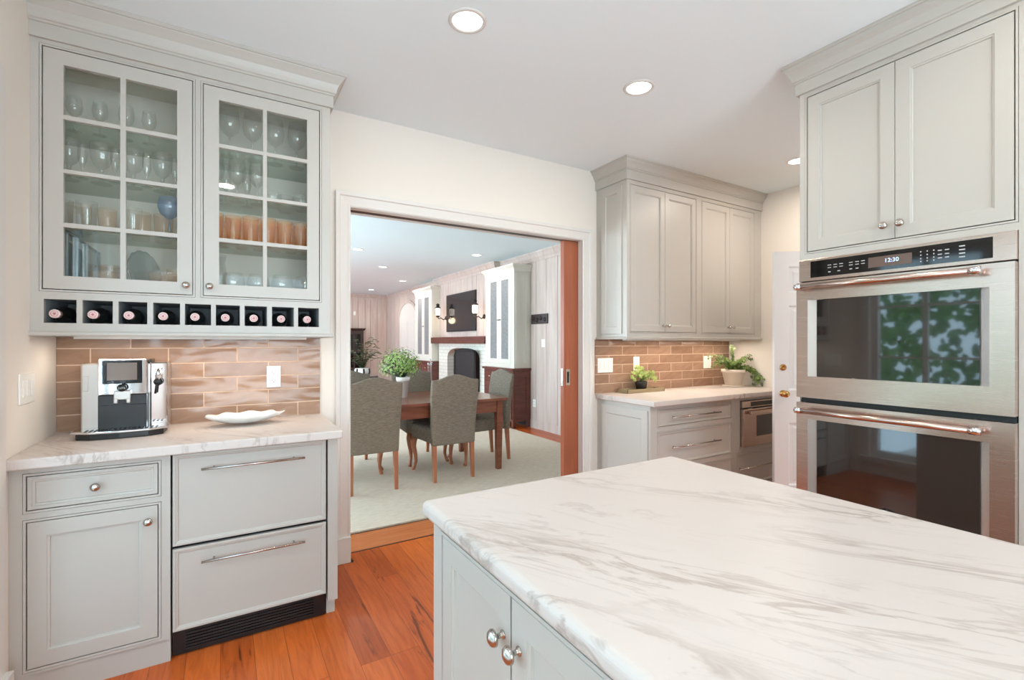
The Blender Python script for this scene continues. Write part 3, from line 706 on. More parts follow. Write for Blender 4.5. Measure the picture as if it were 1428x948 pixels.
rf = thing('drawer_refrigerator', 'under-counter refrigerator with two wide greige drawer fronts and long bar handles', 'refrigerator', (-0.1965, -0.5758, 0))
MB().box(0.003, 0.612, 0.03, 0.57, 0.10, 0.868).build('refrigerator_body', 'black', rf)
d_ = slab(rf, 0.003, 0.614, 0.477, 0.866, rim=.018); bar(d_, 0.107, 0.514, 0.796, .007)
d_ = slab(rf, 0.003, 0.614, 0.118, 0.468, rim=.018); bar(d_, 0.107, 0.514, 0.402, .007)
gr = MB().box(0.003, .612, .035, .055, .004, .105)
for k in range(6): gr.box(0.05, .56, .028, .036, .02 + .013 * k, .027 + .013 * k)
gr.build('toe_grille', 'black', rf, label='black slotted toe grille')
ep = MB().box(0.0, 0.045, 0, 0.574, 0.081, 0.873); ep.box(0, 0.040, .045, .57, 0, .081)
ep = ep.build('cabinet_end_panel', 'cab'); ep.location = (0.4235, -0.5758, 0); tag(ep, 'narrow greige end panel between the drawer refrigerator and the doorway', 'cabinet panel')
def counter(name, label, x0, x1, y0, y1, z1=0.914, t=0.040, prof='eased', sides=(1, 1, 1, 1)):
    m_ = MB().box(x0, x1, y0, y1, z1 - t, z1)
    o = m_.build(name, 'marble', bevel=.006 if prof == 'eased' else 0.016, seg=3 if prof == 'eased' else 6)
    return tag(o, label, 'countertop')
counter('marble_countertop', 'white marble countertop under the coffee machine beside the doorway', XL + .001, 0.482, -0.6333, -0.012)
bs = MB().box(XL + .001, 0.478, -0.011, -0.001, 0.914, WZ0 - .003).build('tile_backsplash', 'tileL'); tag(bs, 'glazed tan brick-tile backsplash behind the coffee machine', 'backsplash')

def plate(name, label, loc, rz, w, h, kind, n=1, slots=None):
    t = thing(name, label, 'outlet' if kind == 'outlet' else 'light switch', loc, rz)
    MB().box(-w / 2, w / 2, -0.006, 0, -h / 2, h / 2).build('cover_plate', 'plastic', t, bevel=.003)
    if kind == 'outlet':
        for s in (-1, 1):
            MB().box(-.017, .017, -.008, -.006, s * .024 - .014, s * .024 + .014).build('socket', 'plastic', t, bevel=.002)
            sl = MB(); sl.box(-.009, -.006, -.0085, -.0079, s * .024 - .002, s * .024 + .008); sl.box(.006, .009, -.0085, -.0079, s * .024 - .002, s * .024 + .008); sl.box(-.003, .003, -.0085, -.0079, s * .024 - .010, s * .024 - .005)
            sl.build('socket_slots', 'black', t)
    else:
        for i in range(n):
            x = (i - (n - 1) / 2) * .046
            MB().box(x - .0165, x + .0165, -.0095, -.006, -.033, .033).build('rocker', 'plastic', t, bevel=.002)
    return t
plate('power_outlet', 'white power outlet on the tiles above the leaf-shaped dish', (0.2315, -0.011, 1.143), 0, .071, .12, 'outlet')
plate('light_switch', 'white triple rocker switch plate on the wall left of the coffee machine', (XL, -0.400, 1.153), PI / 2, .170, .12, 'switch', 3)

# leaf dish
def leaf_dish():
    m_ = MB(); N, K = 48, 7; vs = []; fs = []
    for k in range(K + 1):
        r = k / K
        for i in range(N):
            a = 2 * PI * i / N; tip = 1.0 + 0.10 * max(0, abs(math.cos(a)) ** 24)
            wv = 1 + 0.035 * r * math.cos(9 * a)
            x = 0.165 * r * math.cos(a) * tip * wv; y = 0.095 * r * math.sin(a) * wv
            z = 0.006 + 0.044 * r ** 2.6 + 0.004 * r ** 3 * math.cos(9 * a)
            vs.append((x, y, z))
    for k in range(K):
        for i in range(N):
            j = (i + 1) % N; fs.append((k * N + i, k * N + j, (k + 1) * N + j, (k + 1) * N + i))
    m_.add(vs, fs, True)
    o = m_.build('leaf_shaped_dish', 'porcelain', weld=True)
    s = o.modifiers.new('thick', 'SOLIDIFY'); s.thickness = 0.005; s.offset = -1
    return o
o = leaf_dish(); o.location = (0.085, -0.205, 0.9155); o.rotation_euler = (0, 0, 0.03)
tag(o, 'white scalloped leaf-shaped porcelain dish on the left marble counter', 'dish')

# ------------------------------------------------------------------ coffee machine
cm = thing('coffee_machine', 'silver and black automatic coffee machine with a touch screen on the left counter', 'coffee machine', (-0.400, 0, 0.914)); cm.scale = (1.06, 1, 1)
m_ = MB().box(-.15, .15, -.18, -.03, 0.006, 0.325); m_.build('rear_housing', 'silver', cm, bevel=.008)
MB().box(-0.150, -0.083, -0.186, -0.165, 0.012, 0.325).build('side_wing', 'silver', cm, bevel=.006)
wr = MB().box(0.085, 0.150, -0.186, -0.165, 0.012, 0.327).build('side_wing', 'chrome', cm, bevel=.006, label='mirror-chrome side wing')
MB().box(-0.145, -0.125, -0.190, -0.186, 0.20, 0.27).build('water_tank_grip', 'silver', cm, bevel=.002)
MB().box(-.080, .082, -.268, -.187, 0.030, .185).build('brewing_front', 'black', cm, bevel=.002)
MB().box(-.079, .081, -.2695, -.268, 0.139, .142).build('front_seam', 'blackgloss', cm)
hd = MB().box(-.080, .082, -.270, -.187, .187, .346).build('head_housing', 'chrome', cm, bevel=.004)
MB().box(-.066, .068, -.2730, -.270, .236, .340).build('touch_screen_bezel', 'blackgloss', cm, bevel=.001)
MB().box(-.050, .050, -.2740, -.2730, .252, .330).build('touch_screen', mat('screen_glow', s2l(112, 100, 92), .08, emit=s2l(120, 108, 100), estr=.35), cm)
sp = MB(); sp.box(-.026, .030, -.292, -.270, .165, .205); sp.box(-.026, -.012, -.295, -.270, .150, .172); sp.box(.016, .030, -.295, -.270, .150, .172); sp.build('coffee_spout', 'silver', cm, bevel=.003)
MB().lathe([(0, 0), (.0165, 0), (.0165, -.004), (0, -.004)], (.002, -.292, .219), 28, 'y').build('logo_badge', 'blackgloss', cm)
text_mesh('jura', .015, 'badge_lettering', 'mark', cm, (.002, -.2965, .2185), (PI / 2, 0, 0))
dt = MB().prism([(-.150, -.187), (.150, -.187), (.145, -.300), (.095, -.332), (0, -.342), (-.095, -.332), (-.145, -.300)], 'z', 0.0, .026); dt.build('drip_tray', 'black', cm, bevel=.004)
tr = MB().prism([(-.158, -.187), (.158, -.187), (.160, -.300), (.100, -.338), (0, -.348), (-.100, -.338), (-.160, -.300)], 'z', .026, .036); tr.build('drip_tray_rim', 'chrome', cm, bevel=.003)
g_ = MB()
for k in range(16): x = -.115 + k * .0155; g_.box(x, x + .007, -.325, -.270, .036, .0375)
g_.build('drip_grid', 'black', cm)
v_ = MB().tube([(.118, -.186, .235), (.118, -.206, .235)], .011, 14); v_.tube([(.118, -.206, .235), (.112, -.216, .22), (.108, -.218, .18)], .0045, 10); v_.lathe([(0, 0), (.017, 0), (.017, -.012), (0, -.012)], (.118, -.206, .235), 20, 'y'); v_.build('milk_spout', 'black', cm)
MB().tube([(.118, -.206, .30), (.118, -.208, .245)], .012, 14).build('steam_nozzle', 'chrome', cm)
MB().box(-.09, .09, -.18, -.05, .325, .340).build('bean_hopper_lid', 'black', cm, bevel=.004)

# ------------------------------------------------------------------ RIGHT RUN
RX = 2.6304
ru = thing('four_door_wall_cabinet', 'tall greige wall cabinet with four shaker doors over the right marble counter', 'cabinet', (RX, -0.3498, 0))
RW = XR - RX - 0.002; RD = 0.348
o1, o2 = (0.0416, 0.810, 1.419, 2.558), (0.889, 1.648, 1.419, 2.558)
c = face_frame(ru, 0, RW, WZ0, 2.60, [o1, o2], RD); c.build('carcass', 'cab', ru)
for (a, b_, z0, z1), sp_ in ((o1, 0.4236), (o2, 1.2736)):
    d_ = shaker(ru, a, sp_ + .001, z0, z1); knob(d_, sp_ - .030, 1.472, 0, .0145)
    d_ = shaker(ru, sp_ - .001, b_, z0, z1); knob(d_, sp_ + .030, 1.472, 0, .0145)
MB().sweep([(0, RD), (0, 0), (RW, 0)], [(0, WZ0 - .002), (0.010, WZ0 - .002), (0.013, WZ0 + .012), (0.0, WZ0 + .018)]).build('light_rail', 'cab', ru)
MB().sweep([(0, RD), (0, 0), (RW, 0)], crown_prof(2.590, 2.66, CEIL, 0.066)).build('crown_moulding', 'cab', ru)
def side_panel(parent, y0, y1, z0, z1, ps, name='side_panel'):
    """recessed panel facing -x on the left side; y0<y1 local"""
    m_ = MB(); d = ps
    rings = [(0, 0.0), (0, -.010), (d, -.010), (d + .004, -.006), (d + .008, -.003)]
    vs = []; fs = []
    for i, x in rings: vs += [(x, y1 - i, z0 + i), (x, y0 + i, z0 + i), (x, y0 + i, z1 - i), (x, y1 - i, z1 - i)]
    for k in range(len(rings) - 1):
        for j in range(4): fs.append((4 * k + j, 4 * k + (j + 1) % 4, 4 * k + 4 + (j + 1) % 4, 4 * k + 4 + j))
    fs.append((16, 17, 18, 19)); m_.add(vs, fs); return m_.build(name, 'cab', parent)
side_panel(ru, 0.050, 0.282, 1.405, 2.56, 0.052)
rb = thing('drawer_base_cabinet', 'greige base cabinet of drawers with long bar pulls under the right marble counter', 'cabinet', (2.640, -0.5758, 0))
xo = -2.640
BW = XR - 2.640 - .002
ops = [(2.722 + xo, 3.587 + xo, .714, .836), (2.722 + xo, 3.587 + xo, .420, .668), (2.722 + xo, 3.587 + xo, .120, .372), (3.673 + xo, 4.355 + xo, .120, .398), (3.712 + xo, 4.330 + xo, .452, .842)]
c = face_frame(rb, 0, BW, 0.10, 0.873, ops[:4] + [ops[4]], .574); c.build('carcass', 'cab', rb)
for k, o_ in enumerate(ops[:4]):
    d_ = slab(rb, *o_, rim=.016); cx = (o_[0] + o_[1]) / 2 - (.022 if k < 3 else .06)
    bar(d_, cx - .288, cx + .288, (.777, .551, .30, .273)[k], .007)
MB().box(0.01, BW, .06, .08, 0, .10).box(.01, .03, .08, .57, 0, .1).build('toe_board', 'cab', rb)
side_panel(rb, 0.02, 0.515, .115, .835, .062)
counter('marble_countertop', 'long white marble countertop with two potted plants beside the white door', 2.6125, XR - .001, -0.6368, -0.012)
bs = MB().box(2.6125, XR - .001, -0.011, -0.001, 0.914, WZ0 - .003).build('tile_backsplash', 'tileR'); tag(bs, 'glazed tan brick-tile backsplash behind the two potted plants', 'backsplash')
plate('light_switch', 'white triple switch plate on the tiles at the left end, beside the doorway', (2.716, -0.011, 1.145), 0, .168, .12, 'switch', 3)
plate('light_switch', 'narrow white single switch plate on tiles above the small lime plant', (3.077, -0.011, 1.152), 0, .072, .12, 'switch', 1)
plate('wall_plate', 'white wall plate on the tiles left of the trailing ivy', (4.040, -0.011, 1.145), 0, .115, .12, 'switch', 2)
# microwave drawer
mw = thing('microwave_drawer', 'stainless steel built-in microwave drawer under the right marble counter', 'microwave', (3.714, -0.5758, 0))
MB().box(.004, .612, .002, .45, .456, .838).build('microwave_body', 'black', mw)
MB().box(.004, .612, -.020, .002, .784, .838).build('control_panel', 'steel', mw, bevel=.002)
MB().box(.12, .60, -.0215, -.020, .792, .830).build('control_glass', 'blackgloss', mw)
d_ = MB().nested(.004, .612, .456, .772, [(0, -.026), (.003, -.028)], .0, True).build('microwave_drawer_front', 'steel', mw)
MB().box(.19, .575, -.0295, -.028, .533, .711).build('window_glass', 'ovenglass', d_, bevel=.001)
MB().box(.06, .60, -.060, -.040, .728, .758).box(.08, .10, -.041, -.028, .733, .752).box(.56, .58, -.041, -.028, .733, .752).build('microwave_handle', 'steel', d_, bevel=.003)
# tray, plants
ty = MB().box(2.835, 3.345, -.115, .0, .9142, .924)
tp = MB(); X0, X1, Y0, Y1 = 2.825, 3.262, -.165, -.040
tp.box(X0, X1, Y0, Y1, .9145, .920)
for q in ((X0, X1, Y0, Y0 + .009), (X0, X1, Y1 - .009, Y1), (X0, X0 + .009, Y0, Y1), (X1 - .009, X1, Y0, Y1)): tp.box(q[0], q[1], q[2], q[3], .920, .946)
o = tp.build('wooden_tray', 'tray', bevel=.002); tag(o, 'narrow olive-brown wooden tray under the small lime plant', 'tray')
def leaf_quads(mb, p, n, size, up=0.2):
    """a small folded leaf of four faces at p, facing about n"""
    n = Vector(n).normalized(); a = n.cross(Vector((random.uniform(-1, 1), random.uniform(-1, 1), random.uniform(-.4, 1)))).normalized(); b = n.cross(a)
    p = Vector(p); s = size
    pts = [p - a * s, p - a * s * .35 + b * s * .62, p + a * s * .45 + b * s * .5, p + a * s, p + a * s * .45 - b * s * .5, p - a * s * .35 - b * s * .62]
    mid0, mid1 = p - a * s * .35 - n * s * .12, p + a * s * .45 - n * s * .12
    vs = pts + [mid0, mid1]
    mb.add(vs, [(0, 6, 1), (1, 6, 7, 2), (2, 7, 3), (0, 5, 6), (6, 5, 4, 7), (7, 4, 3)], False)
def pot(parent, c, r0, r1, h, m, rim=True, name='pot'):
    pr = [(0, 0), (r0, 0), (r1 * .97, h * .8)] + ([(r1 * 1.06, h * .8), (r1 * 1.08, h)] if rim else [(r1, h)]) + [(r1 * .9, h), (r1 * .88, h * .88), (0, h * .88)]
    MB().lathe(pr, c, 28).build(name, m, parent)
    MB().lathe([(0, 0), (r1 * .86, 0), (0, .004)], (c[0], c[1], c[2] + h * .885), 18).build('soil', 'soil', parent)
lp = thing('potted_lime_plant', 'small lime-green plant in a black pot on the wooden tray', 'potted plant', (3.045, -.10, .9205))
pot(lp, (0, 0, 0), .038, .052, .085, 'blackpot', False)
fo = MB(); st = MB()
for k in range(46):
    a = random.uniform(0, 2 * PI); r = random.uniform(.02, .145); z = .17 - r * .55 + random.uniform(-.02, .045)
    tip = Vector((r * math.cos(a), min(r * math.sin(a) * .75, .06), z + .01)); st.tube([(0, 0, .075), (tip.x * .5, tip.y * .5, .10 + z * .3), tip], .0016, 5)
    for q in range(8):
        off = Vector((random.uniform(-1, 1), random.uniform(-1, 1), random.uniform(-.6, 1))) * .016
        leaf_quads(fo, tip + off, (off.x + .3 * tip.x, off.y - .2, off.z + .02), random.uniform(.009, .015))
fo.build('foliage', 'lime', lp); st.build('stems', 'fresh', lp)
iv = thing('potted_ivy', 'trailing green ivy in a pale clay pot at the right end of the counter', 'potted plant', (4.175, -.20, .9145))
MB().lathe([(0, 0), (.088, 0), (.095, .006), (.095, .014), (0, .014)], (0, 0, 0), 30).build('saucer', 'terracotta', iv)
pot(iv, (0, 0, .014), .072, .100, .150, 'terracotta')
fo = MB(); st = MB()
def vine(p0, p1, p2, n, sp, sz):
    pts = []
    for i in range(n + 1):
        t = i / n; p = (1 - t) ** 2 * Vector(p0) + 2 * t * (1 - t) * Vector(p1) + t * t * Vector(p2); pts.append(p)
        if i > 1 or True:
            for q in range(3):
                off = Vector((random.uniform(-1, 1), random.uniform(-1, 1), random.uniform(-1, 1))) * sp
                pp = p + off
                pp.y = min(pp.y, .165); pp.x = min(pp.x, .20)
                if pp.z < .012: pp.z = .012
                leaf_quads(fo, pp, (off.x, -abs(off.y) - .02, off.z + .02), sz * random.uniform(.7, 1.2))
    st.tube(pts, .0018, 5)
for k in range(16):
    a = random.uniform(0, 2 * PI); r = random.uniform(.05, .14)
    vine((0, 0, .15), (r * .6 * math.cos(a), r * .5 * math.sin(a), .26), (r * math.cos(a), r * math.sin(a) * .8, random.uniform(.16, .26)), 7, .022, .017)
for k in range(9):   # long arms to the left, over the outlet
    vine((-.03, 0, .16), (-.15, -.02, random.uniform(.26, .33)), (random.uniform(-.36, -.22), random.uniform(-.06, .03), random.uniform(.20, .30)), 9, .016, .012)
vine((-.03, 0, .16), (-.16, -.02, .33), (-.38, .0, .30), 12, .010, .011)
for k in range(7):   # trailing at the right, down to the counter
    e = random.uniform(.08, .19)
    vine((.03, -.02, .16), (.16, -.10, random.uniform(.2, .28)), (e + .02, -.10 - random.uniform(0, .10), random.uniform(.02, .10)), 9, .02, .017)
for k in range(4): vine((.0, 0, .16), (random.uniform(-.04, .05), 0, .30), (random.uniform(-.05, .04), 0, random.uniform(.32, .40)), 8, .012, .011)
for k in range(3): vine((.03, 0, .16), (.10, 0, .30), (random.uniform(.15, .19), -.08, random.uniform(.24, .30)), 8, .012, .013)
fo.build('foliage', 'leaf', iv); st.build('stems', 'fresh', iv)

# ------------------------------------------------------------------ OVEN TOWER
S = 1.015; CY, CH = -3.0081, 1.3338
def sz(z): return CH + (z - CH) * S
OXF = 2.465 * S; OY0 = CY + (-1.716 - CY) * S
def lx_(y): return (-1.716 - y) * S
ot = thing('oven_tower_cabinet', 'tall greige cabinet housing the double oven with two shaker doors on top', 'cabinet', (OXF, OY0, 0), R90)
TW = 0.86; TD = 0.62
up = (lx_(-1.751), lx_(-2.473), sz(1.783), sz(2.547)); ov = (lx_(-1.717) + .002, lx_(-2.483), sz(.10) + .3, sz(1.744))
g = .0105
f = holes(MB(), 0, TW, 0.10, 2.62, 0, .02, [(up[0] - g, up[1] + g, up[2] - g, up[3] + g), (ov[0], ov[1], ov[2], ov[3])])
f.build('face_frame', 'cab', ot)
b = MB(); X0, X1, Z0_, Z1_ = up[0] - .009, up[1] + .009, up[2] - .009, up[3] + .009
for q in ((X0, X1, Z0_, Z0_ + .007), (X0, X1, Z1_ - .007, Z1_), (X0, X0 + .007, Z0_ + .007, Z1_ - .007), (X1 - .007, X1, Z0_ + .007, Z1_ - .007)): b.box(q[0], q[1], -.0012, .016, q[2], q[3])
b.build('opening_bead', 'cab', ot)
c = MB(); c.box(0, .002, .02, TD, 0, 2.62); c.box(TW - .002, TW, .02, TD, 0, 2.62); c.box(0, TW, TD - .01, TD, 0, 2.62); c.box(0, TW, .02, TD, sz(1.752), sz(1.77)); c.box(0, TW, .02, TD, 2.60, 2.62); c.build('carcass', 'cab', ot)
sp_ = lx_(-2.110)
d_ = shaker(ot, up[0], sp_ + .001, up[2], up[3], .064); knob(d_, sp_ - .036, sz(1.843), 0, .0165)
d_ = shaker(ot, sp_ - .001, up[1], up[2], up[3], .064); knob(d_, sp_ + .024, sz(1.843), 0, .0165)
MB().sweep([(0, TD), (0, 0), (TW, 0)], crown_prof(2.590, 2.645, CEIL, 0.066)).build('crown_moulding', 'cab', ot)
MB().box(.02, TW, .05, .07, 0, .10).build('toe_board', 'cab', ot)
fr = MB().box(0, .92, 0, .02, .10, 2.62).box(0, .92, .02, .6, .10, .12)
fr = fr.build('refrigerator_panel', 'cab'); fr.location = (OXF, OY0 - TW - .004, 0); fr.rotation_euler = (0, 0, R90); tag(fr, 'tall plain greige cabinet panel at the right edge beyond the double oven', 'cabinet panel')
dv = thing('double_wall_oven', 'stainless steel double wall oven with black glass windows and long bar handles', 'oven', (OXF, OY0, 0), R90)
W0, W1 = ov[0] + .001, ov[1] - .001
MB().box(W0 + .004, W1 - .004, .004, .56, ov[2] + .002, ov[3] - .002).build('oven_body', 'black', dv)
cp = MB().box(W0, W1, -.016, .004, sz(1.636), sz(1.742)).build('control_panel', 'steel', dv, bevel=.002)
MB().box(lx_(-1.775), lx_(-2.419), -.0175, -.016, sz(1.651), sz(1.730)).build('control_glass', 'blackgloss', cp)
MB().box(lx_(-2.019), lx_(-2.176), -.0183, -.0175, sz(1.666), sz(1.711)).build('display_window', mat('display_grey', s2l(104, 84, 74), .2), cp)
tm = text_mesh('12:30', .024, 'display_digits', 'display', cp, (lx_(-2.105), -.0186, sz(1.690)), (PI / 2, 0, 0), .0002)
mk = MB()
def marks(xs, zs, w, h):
    for z in zs:
        for x in xs: mk.box(lx_(x) - w / 2, lx_(x) + w / 2, -.0180, -.0176, sz(z) - h / 2, sz(z) + h / 2)
marks((-1.86, -1.885, -1.91), (1.702, 1.690), .015, .003); marks((-1.86, -1.90), (1.670,), .011, .004)
marks((-1.95, -1.975, -1.998), (1.702, 1.690), .015, .003); marks((-1.95, -1.975), (1.672,), .011, .004)
marks((-2.205, -2.226, -2.247), (1.708, 1.694, 1.680, 1.668), .004, .005); marks((-2.266, -2.288), (1.704, 1.688, 1.674), .013, .004); marks((-2.333,), (1.710, 1.696, 1.682, 1.668), .018, .0045)
mk.build('control_markings', 'mark', cp)
def oven_door(z0, z1, wz0, wz1, hz, name):
    wx0, wx1 = lx_(-1.773), lx_(-2.415); gx0, gx1 = lx_(-1.807), lx_(-2.385)
    m_ = MB(); holes(m_, W0, W1, z0, z1, -.040, -.012, [(wx0, wx1, wz0, wz1)])
    m_.box(W0, W1, -.012, .002, z0, z1)
    d = m_.build(name, 'steel', dv)
    # sloping polished side reveals beside the glass
    r = MB(); r.add([(wx0, -.039, wz0), (gx0, -.020, wz0), (gx0, -.020, wz1), (wx0, -.039, wz1)], [(0, 1, 2, 3)])
    r.build('polished_reveal', 'silver', d)
    r = MB(); r.add([(gx1, -.020, wz0), (wx1, -.039, wz0), (wx1, -.039, wz1), (gx1, -.020, wz1)], [(0, 1, 2, 3)])
    r.build('polished_reveal', 'silver', d)
    MB().box(gx0, gx1, -.024, -.0125, wz0 + .001, wz1 - .001).build('oven_window', 'ovenglass', d)
    h = MB().tube([(lx_(-1.742), -.092, hz), (lx_(-2.402), -.092, hz)], .0125, 20)
    for x in (-1.752, -2.388):
        h.tube([(lx_(x), -.038, hz - .004), (lx_(x), -.092, hz)], [.013, .010], 14)
    h.build('oven_handle', 'steel', d)
    e = MB()
    for a_, b2 in ((-1.740, -1.768), (-2.374, -2.405)): e.tube([(lx_(a_), -.092, hz), (lx_(b2), -.092, hz)], .0150, 20)
    e.build('handle_cap', 'chrome', d)
    return d
oven_door(sz(1.067), sz(1.628), sz(1.171), sz(1.541), sz(1.602), 'oven_door')
dl = oven_door(sz(.465), sz(1.042), sz(.590), sz(.963), sz(1.007), 'oven_door')
bdg = MB().lathe([(0, 0), (.034, 0), (.034, -.003), (0, -.003)], (0, 0, 0), 32, 'y').build('oval_badge', 'chrome', dl); bdg.location = (lx_(-2.087), -.040, sz(.600)); bdg.scale = (1, 1, .42)
text_mesh('KitchenAid', .010, 'badge_lettering', 'black', dl, (lx_(-2.087), -.0435, sz(.599)), (PI / 2, 0, 0), .0002)
MB().box(W0, W1, -.012, .004, sz(.100) + .302, sz(.462)).build('lower_vent', 'steel', dv)

# ------------------------------------------------------------------ ISLAND
il = thing('island_cabinet', 'kitchen island base of pale greige doors with nickel knobs under the big marble top', 'cabinet', (0.474, -1.818, 0), R90)
IL = 1.84; IW = .92
ops = [(.058, .398, .115, .842), (.400, .745, .115, .842), (.84, 1.185, .115, .842), (1.187, 1.53, .115, .842)]
prs = [(.058, .745, .115, .842), (.84, 1.53, .115, .842)]
c = face_frame(il, 0, IL, .10, .872, prs, IW); c.build('carcass', 'cab', il)
for k, o_ in enumerate(ops):
    d_ = shaker(il, *o_, stile=.066)
    knob(d_, o_[1] - .028 if k % 2 == 0 else o_[0] + .030, .752, 0, .0168)
MB().box(0.02, IL, .05, .07, 0, .10).box(.02, .04, .07, IW - .03, 0, .1).build('toe_board', 'cab', il)
counter('island_countertop', 'large white marble island top with grey-brown veins in the foreground', .446, 1.425, -3.66, -1.796, .914, .042, 'ogee')

# ------------------------------------------------------------------ recessed ceiling lights
def can(loc, label, group, power, r=.082):
    t = thing('recessed_ceiling_light', label, 'ceiling light', loc, 0, group)
    MB().lathe([(r * .80, -.001), (r * .82, -.006), (r, -.004), (r * 1.02, 0), (r * .8, 0)], (0, 0, 0), 36).build('trim_ring', 'white', t)
    MB().lathe([(0, -.002), (r * .80, -.002), (r * .80, 0), (0, 0)], (0, 0, 0), 36).build('diffuser', 'can', t)
    l = bpy.data.lights.new('can_lamp', 'AREA'); l.shape = 'DISK'; l.size = r * 1.6; l.energy = power; l.color = CAN_COLOR
    lo = bpy.data.objects.new('can_lamp', l); COL.objects.link(lo); lo.location = (loc[0], loc[1], loc[2] - .012)
    return t
KG = 'recessed lights in the kitchen ceiling'
can((.905, -1.13, CEIL), 'recessed light in the kitchen ceiling above the doorway, largest in view', KG, CAN_POWER)
can((1.951, -1.128, CEIL), 'recessed light in the kitchen ceiling between the doorway and the oven tower', KG, CAN_POWER)
can((3.79, -1.008, CEIL), 'recessed light in the kitchen ceiling half hidden by the oven tower', KG, CAN_POWER * 1.9)
can((3.75, -2.6, CEIL), 'added unseen recessed light brightening the passage behind the oven tower', None, CAN_POWER * 3.2)  # added lamp, out of view, to brighten the dim right side
for x, y in ((.0, -2.6), (1.95, -2.75), (.9, -3.9)):
    can((x, y, CEIL), 'recessed light in the kitchen ceiling above the island or behind the camera', KG, CAN_POWER)
DG = 'recessed lights in the dining room ceiling'
dl_ = [((1.70, 4.31), 'leftmost and nearest recessed light of the dining room ceiling'), ((2.493, 5.76), 'second nearest light in the left row of the dining room ceiling'), ((3.45, 7.52), 'recessed light above the white hutch on the left, dining room'),
       ((3.30, 9.7), 'farthest recessed light near the dining room corner'), ((3.447, 3.80), 'recessed light nearest the television wall, dining room ceiling')]
for (x, y), lb in dl_: can((x, y, CEIL), lb, DG, CAN_POWER * (1.0 if y < 5 else 2.4), .085)

# ------------------------------------------------------------------ DINING ROOM SHELL
def board_wall(mb, along, a0, a1, face, side, z0, z1, rnd, ops=()):
    """vertical V-groove boards: along 'x' or 'y'; face coordinate; side = +1 when the room lies on the negative side"""
    rng = random.Random(rnd); a = a0
    while a < a1 - .001:
        wd = min(rng.choice((.15, .20, .24, .28)), a1 - a); t = .012; g = .0035
        for (zz0, zz1) in ([(z0, z1)] if not any(o[0] < (a + wd / 2) < o[1] for o in ops) else [(o[2], z1) for o in ops if o[0] < (a + wd / 2) < o[1]]):
            if along == 'y': mb.box(face - side * t, face, a + g, a + wd - g, zz0, zz1)
            else: mb.box(a + g, a + wd - g, face - side * t, face, zz0, zz1)
        a += wd
    return mb
w = MB().box(DXR, DXR + .15, WT, DYF + .15, 0, CEIL); w.box(4.39, 4.54, .1, WT + .001, 0, CEIL)
w = struct('wall_right_dining', w, 'groove')
bw = MB(); board_wall(bw, 'y', WT, 4.22, DXR, 1, .12, 2.62, 3); board_wall(bw, 'y', 6.9, 8.48, DXR, 1, .12, 2.62, 4); board_wall(bw, 'y', 9.88, DYF, DXR, 1, .12, 2.62, 6)
bw.build('wall_boards', 'panel', w)
w = struct('wall_far_dining', MB().box(DXL, DXR, DYF, DYF + .15, 0, CEIL), 'groove'); board_wall(MB(), 'x', 0.5, DXR, DYF, 1, .12, 2.62, 5).build('wall_boards', 'panel', w)
w = MB(); w.box(DXL - .15, DXL, WT, 1.2, 0, CEIL); w.box(DXL - .15, DXL, 6.0, 7.2, 0, CEIL); w.box(DXL - .15, DXL, 10, DYF + .15, 0, CEIL)
w.box(DXL - .15, DXL, 1.2, 6, 0, .5); w.box(DXL - .15, DXL, 1.2, 6, 2.45, CEIL); w.box(DXL - .15, DXL, 7.2, 10, 0, .5); w.box(DXL - .15, DXL, 7.2, 10, 2.45, CEIL)
struct('wall_left_dining', w, 'panel')
o = window('window_3', lambda u0, u1, d0, d1: (DXL - 0.03 - d1, DXL - 0.03 - d0, 1.2 + u0, 1.2 + u1), 4.8, 1.95, 8, 4); o.location.z = .5
struct('wall_near_dining', MB().box(DXL - .15, XL - .15, 0, WT, 0, CEIL), 'wall')
# chimney breast, clad in the same boards
w = struct('wall_chimney_breast', MB().box(4.03, DXR, 4.22, 6.90, 1.33, CEIL), 'groove'); board_wall(MB(), 'y', 4.22, 6.90, 4.03, 1, 1.33, 2.62, 8).build('wall_boards', 'panel', w)
cr = MB(); P_ = [(0, 2.60), (.012, 2.60), (.014, 2.64), (.03, 2.66), (.05, 2.70), (.07, 2.725), (.07, CEIL), (0, CEIL)]
cr.sweep([(DXL, DYF - .0), (DXR - .012, DYF), (DXR - .012, 6.90), (4.018, 6.90), (4.018, 4.22), (DXR - .012, 4.22), (DXR - .012, WT)], P_)
struct('trim_11', cr, 'panel')
bb = MB().box(DXR - .02, DXR, WT, 3.28, 0, .13).box(DXR - .02, DXR, 7.9, 8.4, 0, .13).box(DXL, DXR, DYF - .02, DYF, 0, .13)
struct('baseboard_dining', bb, 'panel')
# arched white door in the dining wall
def arch(y0, y1, zs, zt, n=16):
    cy = (y0 + y1) / 2; r = (y1 - y0) / 2
    return [(y0, 0)] + [(cy - r * math.cos(PI * i / n), zs + (zt - zs) * math.sin(PI * i / n)) for i in range(n + 1)] + [(y1, 0)]
dd = MB().prism(arch(8.50, 9.86, 1.97, 2.38), 'x', DXR - .004, DXR - .030)
dd = dd.build('door_3', 'white'); dd['kind'] = 'structure'
p_ = MB()
for ya, yb in ((8.62, 9.14), (9.22, 9.74)):
    for za, zb in ((.2, .9), (1.0, 1.90)):
        for q in ((ya, yb, za, za + .03), (ya, yb, zb - .03, zb), (ya, ya + .03, za, zb), (yb - .03, yb, za, zb)): p_.box(DXR - .036, DXR - .03, *q)
p_.build('door_moulding', 'white', dd)
A = arch(8.50, 9.86, 1.97, 2.38); B = arch(8.42, 9.94, 1.97, 2.46); fm = MB(); n = len(A)
sd_ = MB()
